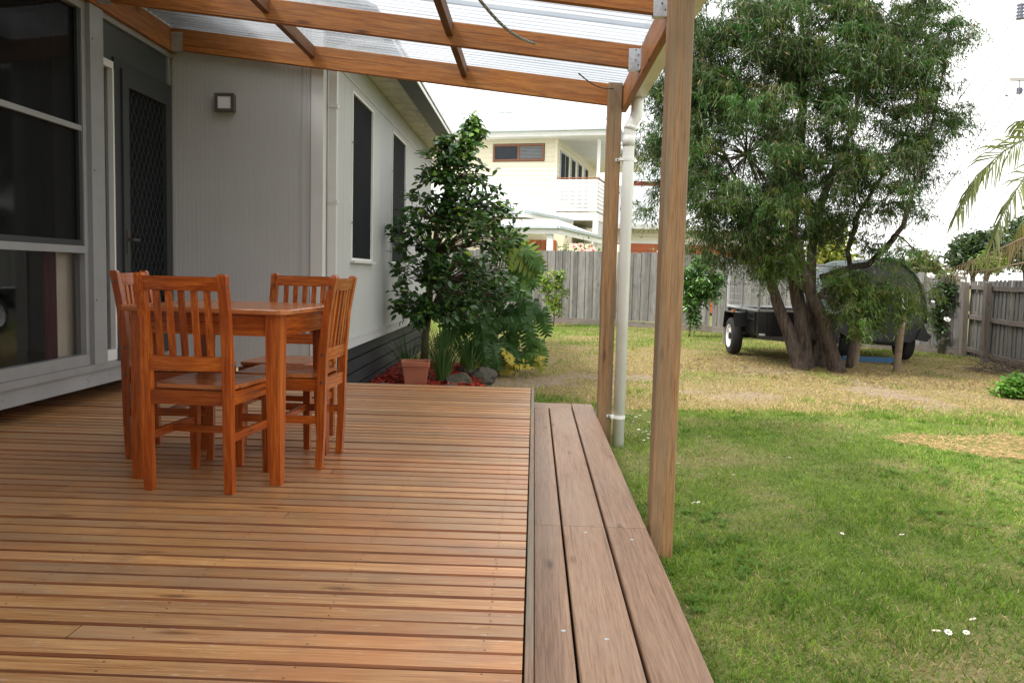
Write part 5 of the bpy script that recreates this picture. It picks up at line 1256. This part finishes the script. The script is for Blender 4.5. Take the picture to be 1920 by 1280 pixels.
# ================================================================== NEIGHBOURS
def corr_roof(name, poly, parent, mat=None, th=.04):
    """flat roof plane polygon thickened downwards"""
    MB().prism([tuple(Vector(p)-Vector((0, 0, th))) for p in poly], (0, 0, th)).build(name, mat or M['roofw'], parent)
def neighbour():
    O = on_y(1040, 420, 28.0); a = R(14); u = Vector((math.cos(a), -math.sin(a), 0)); v = Vector((math.sin(a), math.cos(a), 0))
    t = thing('weatherboard_house', 'two storey cream weatherboard house with white balcony behind the back fence', 'house', (O[0], O[1], -.3))
    B = Vector((O[0], O[1], 0)); z0, z1 = 2.75, 5.45
    def Q(s_, d, z): return B+u*s_+v*d+Vector((0, 0, z))
    def qb(name, s0, s1, d0, d1, za, zb_, mat, parent=t):
        V = [Q(s, d, z) for z in (za, zb_) for s, d in ((s0, d0), (s1, d0), (s1, d1), (s0, d1))]
        return MB().add(V, [(0, 3, 2, 1), (4, 5, 6, 7), (0, 1, 5, 4), (1, 2, 6, 5), (2, 3, 7, 6), (3, 0, 4, 7)]).build(name, mat, parent)
    qb('wall_core', -9, -.05, .05, 9, -.3, z1, M['cream'])
    # weatherboards, front (with a strip window) and side
    pitch = .15; wl0, wl1, wz0, wz1 = -2.19, -.42, 4.72, 5.27
    def wb(axis, a0, a1, z):
        if axis == 'f': V = [Q(a0, .02, z), Q(a1, .02, z), Q(a1, -.022, z), Q(a0, -.022, z), Q(a0, .02, z+pitch), Q(a1, .02, z+pitch), Q(a1, -.002, z+pitch), Q(a0, -.002, z+pitch)]
        else: V = [Q(-.02, a0, z), Q(-.02, a1, z), Q(.022, a1, z), Q(.022, a0, z), Q(-.02, a0, z+pitch), Q(-.02, a1, z+pitch), Q(.002, a1, z+pitch), Q(.002, a0, z+pitch)]
        MB().add(V, [(0, 1, 2, 3), (7, 6, 5, 4), (3, 2, 6, 7), (0, 3, 7, 4), (1, 5, 6, 2), (0, 4, 5, 1)]).build('weatherboard', M['cream'], t)
    z = 2.3
    while z < z1-.02:
        if wz0-.1 < z < wz1-.02: wb('f', -7, wl0-.02, z); wb('f', wl1+.02, -.07, z)
        else: wb('f', -7, -.07, z)
        if z > 2.8: wb('s', .05, 7, z)
        z += pitch
    qb('corner_board', -.065, .03, -.03, .045, 2.3, z1, M['cream'])
    # strip window
    wn = link('window', None, t, Matrix.Translation(tuple(Q(-1.3, 0, wz0))))
    for s0, s1, za, zb_ in ((wl0, wl1, wz0, wz0+.06), (wl0, wl1, wz1-.06, wz1), (wl0, wl0+.06, wz0+.06, wz1-.06), (wl1-.06, wl1, wz0+.06, wz1-.06), ((wl0+wl1)/2-.035, (wl0+wl1)/2+.035, wz0+.06, wz1-.06)): qb('frame', s0, s1, -.05, .03, za, zb_, M['brownf'], wn)
    qb('pane', wl0+.06, (wl0+wl1)/2-.035, -.02, .01, wz0+.06, wz1-.06, M['pane'], wn); qb('pane', (wl0+wl1)/2+.035, wl1-.06, -.02, .01, wz0+.06, wz1-.06, M['pane'], wn)
    for i in range(9): qb('blind_slat', (wl0+wl1)/2+.036, wl1-.061, -.028, -.021, wz0+.075+i*.046, wz0+.105+i*.046, M['blind'], wn)
    # side windows
    for d0, d1 in ((.55, 1.75), (2.35, 2.95), (3.6, 4.2), (5.0, 5.5)):
        wn = link('window', None, t, Matrix.Translation(tuple(Q(0, d0, 3.7)))); qb('frame', -.01, .045, d0-.06, d1+.06, 3.5, 5.12, M['gutg'], wn); qb('pane', .046, .055, d0, d1, 3.5, 5.06, M['void'], wn)
        if d1-d0 > 1: qb('mullion', .056, .062, (d0+d1)/2-.02, (d0+d1)/2+.02, 3.5, 5.06, M['gutg'], wn)
    # balcony
    bl = link('balcony', None, t, Matrix.Translation(tuple(Q(.7, .1, 2.9)))); bw, bd = 1.42, 6.2
    qb('floor', .03, bw, -.04, bd, 2.86, 2.98, M['white'], bl); qb('fascia', .03, bw+.03, -.075, -.045, 2.76, 3.0, M['white'], bl); qb('fascia', bw+.001, bw+.03, -.044, bd, 2.76, 3.0, M['white'], bl)
    for i in range(8):
        zz = 3.06+i*.132; qb('rail_slat', .03, bw, -.06, -.03, zz, zz+.105, M['white'], bl); qb('rail_slat', bw-.015, bw+.015, -.029, bd, zz, zz+.105, M['white'], bl)
    qb('handrail', .03, bw+.03, -.075, -.015, 4.12, 4.16, M['brownf'], bl); qb('handrail', bw-.03, bw+.03, -.014, bd, 4.12, 4.16, M['brownf'], bl)
    for d in (-.03, 3.0, 6.0): qb('post', bw-.045, bw+.045, d-.045, d+.045, 4.161, 5.4, M['white'], bl)
    for d in (-.03, 3.0, 6.0): qb('lower_post', bw-.11, bw+.05, d-.1, d+.1, -.3, 2.75, M['white'], bl)
    for i in range(8): qb('lower_baluster', bw-.01, bw+.01, .2+i*.14, .26+i*.14, 2.0, 2.75, M['white'], bl)
    # upper roof
    ev = .55
    qb('soffit', -9.2, bw+.35, -ev, 9.2, 5.45, 5.50, M['white']); qb('fascia', -9.2, bw+.38, -ev-.03, -ev, 5.44, 5.66, M['white']); qb('fascia', bw+.36, bw+.39, -ev+.001, 9.2, 5.44, 5.66, M['white']); qb('gutter', -9.2, bw+.38, -ev-.13, -ev-.031, 5.60, 5.72, M['gutg'])
    def slope(nm, pts, mat=M['roofw']): MB().prism([tuple(Q(*p)-Vector((0, 0, .03))) for p in pts], (0, 0, .03)).build(nm, mat, t)
    zr, ze = 6.95, 5.70; rd = 3.2
    roof = link('roof', None, t, Matrix.Translation(tuple(Q(-3, 3, 6))))
    def rslope(nm, pts, mat=M['roofw']): MB().prism([tuple(Q(*p)-Vector((0, 0, .03))) for p in pts], (0, 0, .03)).build(nm, mat, roof)
    rslope('roof_plane', [(-9.2, -ev-.1, ze), (-.6, -ev-.1, ze), (-2.1, rd, zr), (-9.2, rd, zr)]); rslope('roof_plane', [(-.6, -ev-.1, ze+.001), (bw+.45, -ev-.1, ze+.001), (bw+.2, 2.0, 6.38), (-1.1, 2.0, 6.38)]); rslope('roof_plane', [(-1.1, 2.0, 6.36), (bw+.2, 2.0, 6.36), (bw+.4, 9, 5.9), (-2.1, 9, 6.2)]); rslope('roof_plane', [(-.62, -ev-.1, ze), (-1.1, 9, 6.2), (-2.1, rd, zr)])
    # corrugation ribs on the front planes
    for i in range(30):
        s_ = -7.5+i*.3
        e = (-ev-.1); 
        if s_ < -2.1: MB().bar(Q(s_, e, ze+.008), Q(s_, rd, zr+.008), .03, .02).build('roof_rib', M['roofw'], roof)
        elif s_ > -.5 and s_ < bw+.2: MB().bar(Q(s_, e, ze+.008), Q(s_, 2.0, 6.388), .03, .02).build('roof_rib', M['roofw'], roof)
    MB().bar(Q(-9.2, rd, zr+.03), Q(-2.1, rd, zr+.03), .16, .06).bar(Q(-2.1, rd, zr+.03), Q(-1.1, 2.0, 6.42), .14, .05).bar(Q(-1.1, 2.0, 6.41), Q(bw+.2, 2.0, 6.41), .14, .05).build('ridge_cap', M['gutg'], roof)
    # ground floor wing with hipped roof and porch in front
    qb('lower_wall', -5, .6, -1.2, .04, -.3, 2.35, M['cream'])
    lr = link('lower_roof', None, t, Matrix.Translation(tuple(Q(-2, -1, 2.6))))
    def lslope(nm, pts, mat=M['roofw']): MB().prism([tuple(Q(*p)-Vector((0, 0, .03))) for p in pts], (0, 0, .03)).build(nm, mat, lr)
    lslope('roof_plane', [(-6, -1.9, 2.92), (-.55, -1.9, 2.92), (-2.0, -.03, 4.15), (-6, -.03, 4.15)]); lslope('roof_plane', [(-.55, -1.9, 2.921), (.55, -.03, 2.75), (-2.0, -.03, 4.15)])
    for (p_, q_) in (((-6, -1.95), (-.5, -1.95)), ((-.5, -1.95), (.62, -.06))):
        MB().bar(Q(*p_, 2.82), Q(*q_, 2.82 if p_[0] < -1 else 2.66), .06, .20).build('fascia', M['white'], lr); MB().bar(Q(p_[0], p_[1]-.07, 2.90), Q(q_[0], q_[1]-.07, 2.90 if p_[0] < -1 else 2.74), .1, .09).build('gutter', M['gutg'], lr)
    pc = link('porch', None, t, Matrix.Translation(tuple(Q(0, -2, 2))))
    def pslope(nm, pts, mat=M['roofw']): MB().prism([tuple(Q(*p)-Vector((0, 0, .03))) for p in pts], (0, 0, .03)).build(nm, mat, pc)
    pslope('roof_plane', [(-1.2, -3.1, 2.36), (.78, -3.1, 2.36), (.5, -1.9, 2.66), (-1.2, -1.9, 2.66)]); pslope('roof_plane', [(.78, -3.1, 2.361), (1.75, -1.0, 2.2), (.5, -1.9, 2.66)])
    MB().bar(Q(-1.2, -3.12, 2.25), Q(.8, -3.12, 2.25), .05, .2).bar(Q(.8, -3.12, 2.25), Q(1.8, -1.0, 2.06), .05, .2).build('fascia', M['white'], pc)
    MB().bar(Q(-1.2, -3.2, 2.35), Q(.82, -3.2, 2.35), .1, .08).bar(Q(.84, -3.2, 2.35), Q(1.86, -1.0, 2.16), .1, .08).build('gutter', M['gutg'], pc)
    for s_, d in ((.55, -3.0), (1.62, -1.1), (-.9, -3.0)): qb('post', s_-.09, s_+.09, d-.06, d+.06, -.3, 2.16, M['white'], pc)
    for s0, s1 in ((-.62, -.15), (-.1, .33)):
        dd = link('door', None, t, Matrix.Translation(tuple(Q(s0, -1.2, 0)))); qb('frame', s0, s1, -1.26, -1.205, -.2, 2.05, M['orange'], dd); qb('pane', s0+.12, s1-.12, -1.275, -1.262, .2, 1.92, M['pane'], dd)
    qb('porch_wall', .34, 2.6, -1.1, -.95, -.3, 1.95, M['cream'])
neighbour()
def garage():
    A = on_y(1150, 452, 30.0); t = thing('cream_garage', 'cream garage with a long orange timber door behind the back fence', 'garage', (5.5, 30, -.3)); x0 = 2.6; x1 = 9.2; Y = 30.0
    dt = on_y(1210, 457, Y)[2]; wt = on_y(1210, 428, Y)[2]; rt = on_y(1210, 352, Y+3)[2]
    abox('wall', (x0, Y, -.3), (x1, Y+5, wt), M['cream'], t)
    z = dt+.1
    while z < wt-.05: abox('weatherboard', (x0, Y-.03, z), (x1, Y-.001, z+.13), M['cream'], t); z += .15
    dr_ = link('garage_door', None, t, Matrix.Translation((5, Y, .5)))
    for i in range(9): abox('door_panel', (x0+.35, Y-.05, dt-.27*(i+1)+.01), (x1-.3, Y-.004, dt-.27*i), M['orange'], dr_)
    abox('door_trim', (x0+.25, Y-.06, dt+.002), (x1-.2, Y-.032, dt+.098), M['white'], t)
    MB().prism([(x0-.4, Y-.5, wt), (x1+.4, Y-.5, wt), (x1+.4, Y+3, rt), (x0-.4, Y+3, rt)], (0, 0, .06)).build('roof', M['roofw'], t)
    MB().box((x0-.4, Y-.6, wt-.06), (x1+.4, Y-.5, wt+.10)).build('gutter', M['white'], t)
garage()
def far_house():
    P = on_y(1230, 345, 45); t = thing('red_trim_house', 'distant pale house with red trim behind the cream garage', 'house', (P[0], 45, -.3))
    x, z = P[0], P[2]; abox('wall', (x-1.2, 45, -.3), (x+.4, 51, z-.1), M['white'], t); abox('red_fascia', (x-1.2, 44.9, z-.1), (x+.4, 44.99, z+.12), plain('red_trim', (.3, .03, .03), .5), t)
    MB().prism([(x-1.6, 44.6, z+.12), (x+.6, 44.6, z+.12), (x+.6, 48, z+1.2), (x-1.6, 48, z+1.2)], (0, 0, .06)).build('roof', M['gutg'], t)
far_house()
def pink_roses(u, v, Y, n, label, r=.09):
    P = on_y(u, v, Y); g0 = -.28; t = thing('pink_rose', label, 'rose', (P[0], Y, g0), 0, 'pink roses showing over the back fence')
    MB().tube([(P[0], Y, g0), (P[0]+.05, Y, .8), (P[0], Y, P[2]-.1)], [.03, .02, .012], 6).build('stem', M['bark2'], t)
    PP = []; 
    for i in range(n):
        uu, vv = u+random.gauss(0, 8 if n > 5 else 4), v+random.gauss(0, 4); bloom(uu, vv, Y+random.gauss(0, .2), r, M['petalp'], t)
    m_ = 140; P_ = np.array([P[0], Y, P[2]-.15])+rng.normal(0, 1, (m_, 3))*np.array([.22, .15, .14])
    tag(leaves('leaves', t, P_, rng.normal(0, 1, (m_, 3)), rng.normal(0, 1, (m_, 3)), np.full(m_, .07), np.full(m_, .045), jit((.06, .13, .03), m_), M['leaf'], 'leaf'), kind='stuff')
pink_roses(1078, 462, 21.6, 5, 'pale pink rose rising tallest above the back fence'); pink_roses(1103, 469, 21.4, 9, 'row of low pale pink roses just above the fence by the post'); pink_roses(1241, 475, 20.8, 3, 'pink rose peeping over the fence beside the front post')
# ------------------------------------------------------------------ far trees
def far_tree(name, label, Y, base_u, blobs, n, cols, trunk=True, Lr=(.25, .5), barkm='bark'):
    P = on_y(base_u, 540, Y); g0 = -.6; t = thing(name, label, 'tree', (P[0], Y, g0), 0, 'trees beyond the fences')
    b = MB(); PP = []; D = []; C = []; ws = sum(q[2]*q[3] for q in blobs); root = Vector((P[0], Y, g0))
    top = Vector(on_y(blobs[0][0], blobs[0][1], Y)); fork = root.lerp(top, .55)
    b.tube([root, root.lerp(fork, .5)+Vector((.1, 0, 0)), fork], [.22, .17, .13], 8)
    for (u, v, rx, ry) in blobs:
        c = Vector(on_y(u, v, Y)); b.tube([fork, fork.lerp(c, .5)+Vector((0, 0, .2)), c], [.11, .07, .03], 6)
        for _ in range(max(4, int(n*rx*ry/ws/16))):
            d = Vector((random.gauss(0, 1), random.gauss(0, 1), random.gauss(0, 1))).normalized()*random.random()**.4
            cc = c+Vector((d.x*rx*Y/F, d.y*rx*Y/F, d.z*ry*Y/F)); g = random.random()
            for _ in range(16):
                PP.append(tuple(cc+Vector((random.gauss(0, .22), random.gauss(0, .22), random.gauss(0, .18))))); D.append((random.gauss(0, 1), random.gauss(0, 1), random.gauss(-.3, .5))); k = random.choice(cols); C.append(tuple(x*(.55+.8*g) for x in k))
    b.build('trunk', M['bark'], t, None, True); n = len(PP); L = Lr[0]+(Lr[1]-Lr[0])*rng.random(n)
    tag(leaves('crown', t, PP, D, rng.normal(0, 1, (n, 3)), L, L*.4, C, M['leaf'], 'kite', .15), kind='stuff')
dk = [(.045, .075, .035), (.06, .09, .04), (.035, .055, .03)]
far_tree('gum_tree', 'dark round gum tree beyond the fence corner', 48, 1825, [(1825, 465, 30, 26), (1850, 452, 24, 18), (1800, 480, 20, 20), (1870, 470, 26, 26), (1840, 490, 40, 18)], 5200, dk)
far_tree('gum_tree', 'dark gum tree at the right picture edge behind the palm', 55, 1925, [(1920, 430, 30, 28), (1955, 440, 40, 50), (1905, 470, 22, 30), (1940, 490, 40, 20)], 3800, dk)
far_tree('olive_tree', 'small grey green tree just showing over the fence left of the rose', 40, 1725, [(1720, 500, 28, 12), (1700, 505, 18, 10), (1745, 508, 14, 8)], 1600, [(.11, .12, .06), (.14, .14, .07)])
far_tree('lime_bush', 'yellow green bush behind the fence between the tree trunks', 24, 1560, [(1555, 450, 24, 36), (1575, 475, 22, 26), (1540, 480, 18, 24)], 2200, [(.22, .24, .03), (.16, .2, .03), (.28, .27, .05)], True, (.12, .22))
far_tree('bright_bush', 'small bright green bush under the dark gum tree', 44, 1848, [(1848, 490, 16, 10), (1865, 496, 14, 8)], 900, [(.13, .2, .04)], True, (.15, .3))
# ------------------------------------------------------------------ palm beyond the side fence
def palm():
    Y = 14.6; hub = Vector(on_y(1995, 300, Y)); g0 = -.6
    t = thing('palm_tree', 'palm with arching green fronds reaching in beyond the side fence', 'palm', (hub.x, Y, g0))
    MB().tube([(hub.x+.1, Y, g0), (hub.x+.05, Y, 1.0), (hub.x, Y, hub.z-.1)], [.22, .17, .15], 14).build('trunk', M['bark'], t, None, True)
    GR = (.17, .19, .08); DR = (.27, .20, .13); OL = (.16, .15, .04)
    fr_ = [([(1995, 300), (1930, 255), (1880, 285), (1830, 330), (1795, 395)], -.2, GR, .60, 26, 1), ([(1995, 300), (1960, 300), (1920, 335), (1885, 385), (1862, 450)], -.5, GR, .50, 22, 1), ([(1995, 310), (1985, 350), (1950, 380), (1915, 420), (1890, 470)], -.1, OL, .45, 20, 1), ([(1995, 320), (1960, 430), (1910, 450), (1850, 478), (1790, 500)], -.5, DR, .5, 26, 1), ([(1995, 330), (1970, 470), (1920, 492), (1860, 505), (1745, 520)], -.6, DR, .22, 20, .6), ([(1995, 300), (2040, 230), (2100, 230), (2160, 290)], .3, GR, .6, 22, 1), ([(1995, 300), (1990, 200), (2010, 120), (2060, 60)], .2, GR, .6, 20, 1), ([(1995, 300), (1960, 240), (1930, 225), (1905, 228)], .8, GR, .5, 16, 1)]
    for pts, dy, c, LL, n, wk in fr_:
        n = int(n*1.5)
        P = [Vector(on_y(u, v, Y+dy*i/(len(pts)-1)*1.5)) for i, (u, v) in enumerate(pts)]
        fo = MB().tube(P, [.028, .022, .016, .010, .004][:len(P)-1]+[.004], 6).build('frond', M['philstalk'] if c is not DR else M['stake'], t, None, True)
        def at(s_):
            k = min(int(s_*(len(P)-1)), len(P)-2); f = s_*(len(P)-1)-k; return P[k].lerp(P[k+1], f), (P[k+1]-P[k]).normalized()
        for i in range(n):
            s_ = .22+.78*i/(n-1); p_, d = at(min(s_, .999))
            for sd_ in (-1, 1):
                up_ = Vector((0, 0, 1)); side = d.cross(up_).normalized()*sd_
                dirv = (d*.55+side*.55*random.uniform(.5, 1.2)+Vector((0, 0, (.35 if (sd_ > 0 and s_ < .55 and c is GR and random.random() < .7) else -.75)+random.gauss(0, .15 if c is not DR else .4)))).normalized()
                L = LL*(1-.45*abs(s_-.5)*1.2)*random.uniform(.8, 1.1); w_ = (.016 if c is not DR else .007)*wk*random.uniform(.7, 1.2)
                m1 = p_+dirv*L*.5; m2 = p_+dirv*L*.85+Vector((0, 0, -.22*L)); s2 = dirv.cross(Vector((0, 1, .3))).normalized()*w_
                g = random.uniform(.7, 1.3); cc = tuple(x*g for x in c)
                link('leaflet', mesh('leaflet', [p_-s2*.5, p_+s2*.5, m1+s2, m1-s2, m2+s2*.2, m2-s2*.2], [(0, 1, 2, 3), (3, 2, 4, 5)], M['phil'] if c is not DR else M['straw'], False, cc), fo)
palm()
# ------------------------------------------------------------------ power pole and wires
def power():
    Y = 40; A = Vector(on_y(1890, 150, Y)); x = Vector(on_y(1975, 200, Y)).x
    t = thing('power_pole', 'power pole crossarm with insulators at the right picture edge', 'power pole', (x, Y, -1.0))
    MB().tube([(x, Y, -1.2), (x, Y, 8), (x, Y, 14.8)], [.19, .16, .13], 12).build('pole', M['pole'], t, None, True)
    timber('crossarm', (A.x, Y-.15, A.z), (x+1.6, Y-.15, A.z), .11, .14, M['pole'], t); zt = on_y(1905, 36, Y)[2]; timber('crossarm', (on_y(1903, 36, Y)[0], Y-.15, zt), (x+1.6, Y-.15, zt), .11, .12, M['pole'], t)
    def ins(u, v0, v1, r, hang=False):
        p = on_y(u, v0, Y-.2); q = on_y(u, v1, Y-.2); h = q[2]-p[2]; pr = [(.0001, 0)]
        for i in range(5): pr += [(r, h*(i+.1)/5), (r*.98, h*(i+.45)/5), (r*.5, h*(i+.6)/5)]
        pr.append((.0001, h)); MB().lathe(pr, 12, 'Z', tuple(p)).build('insulator', M['insul'], t, None, True)
    ins(1912, 37, 5, .17); ins(1911, 176, 164, .14); MB().tube([tuple(on_y(1911, 164, Y-.2)), tuple(on_y(1911, 152, Y-.15))], .03, 6).build('hook', M['insul'], t)
    MB().lathe([(.0001, 0), (.07, .03), (.07, .09), (.0001, .12)], 8, 'Z', tuple(on_y(1887, 182, Y-.3))).build('connector', M['insul'], t)
    lab = ['upper power wire running down left from the high insulator', 'power wire running from the crossarm end past the small connector', 'power wire sagging behind the palm frond', 'lowest faint power wire behind the palm', 'power wire crossing the gap right of the big tree']
    for i, (a, b) in enumerate((((1905, 30, 40), (1560, 480, 85)), ((1890, 155, 40), (1700, 440, 95)), ((1925, 160, 40), (1640, 470, 90)), ((1925, 330, 40), (1600, 520, 70)), ((1925, 60, 40), (1620, 400, 85)))):
        p = Vector(on_y(*a)); q = Vector(on_y(*b)); pts = [p.lerp(q, k/14)+Vector((0, 0, -1.0*4*(k/14)*(1-k/14))) for k in range(15)]
        tag(MB().tube(pts, [.020+.022*k/14 for k in range(15)], 4).build('power_wire', M['wire'], None), lab[i], 'wire', 'overhead power wires')
power()
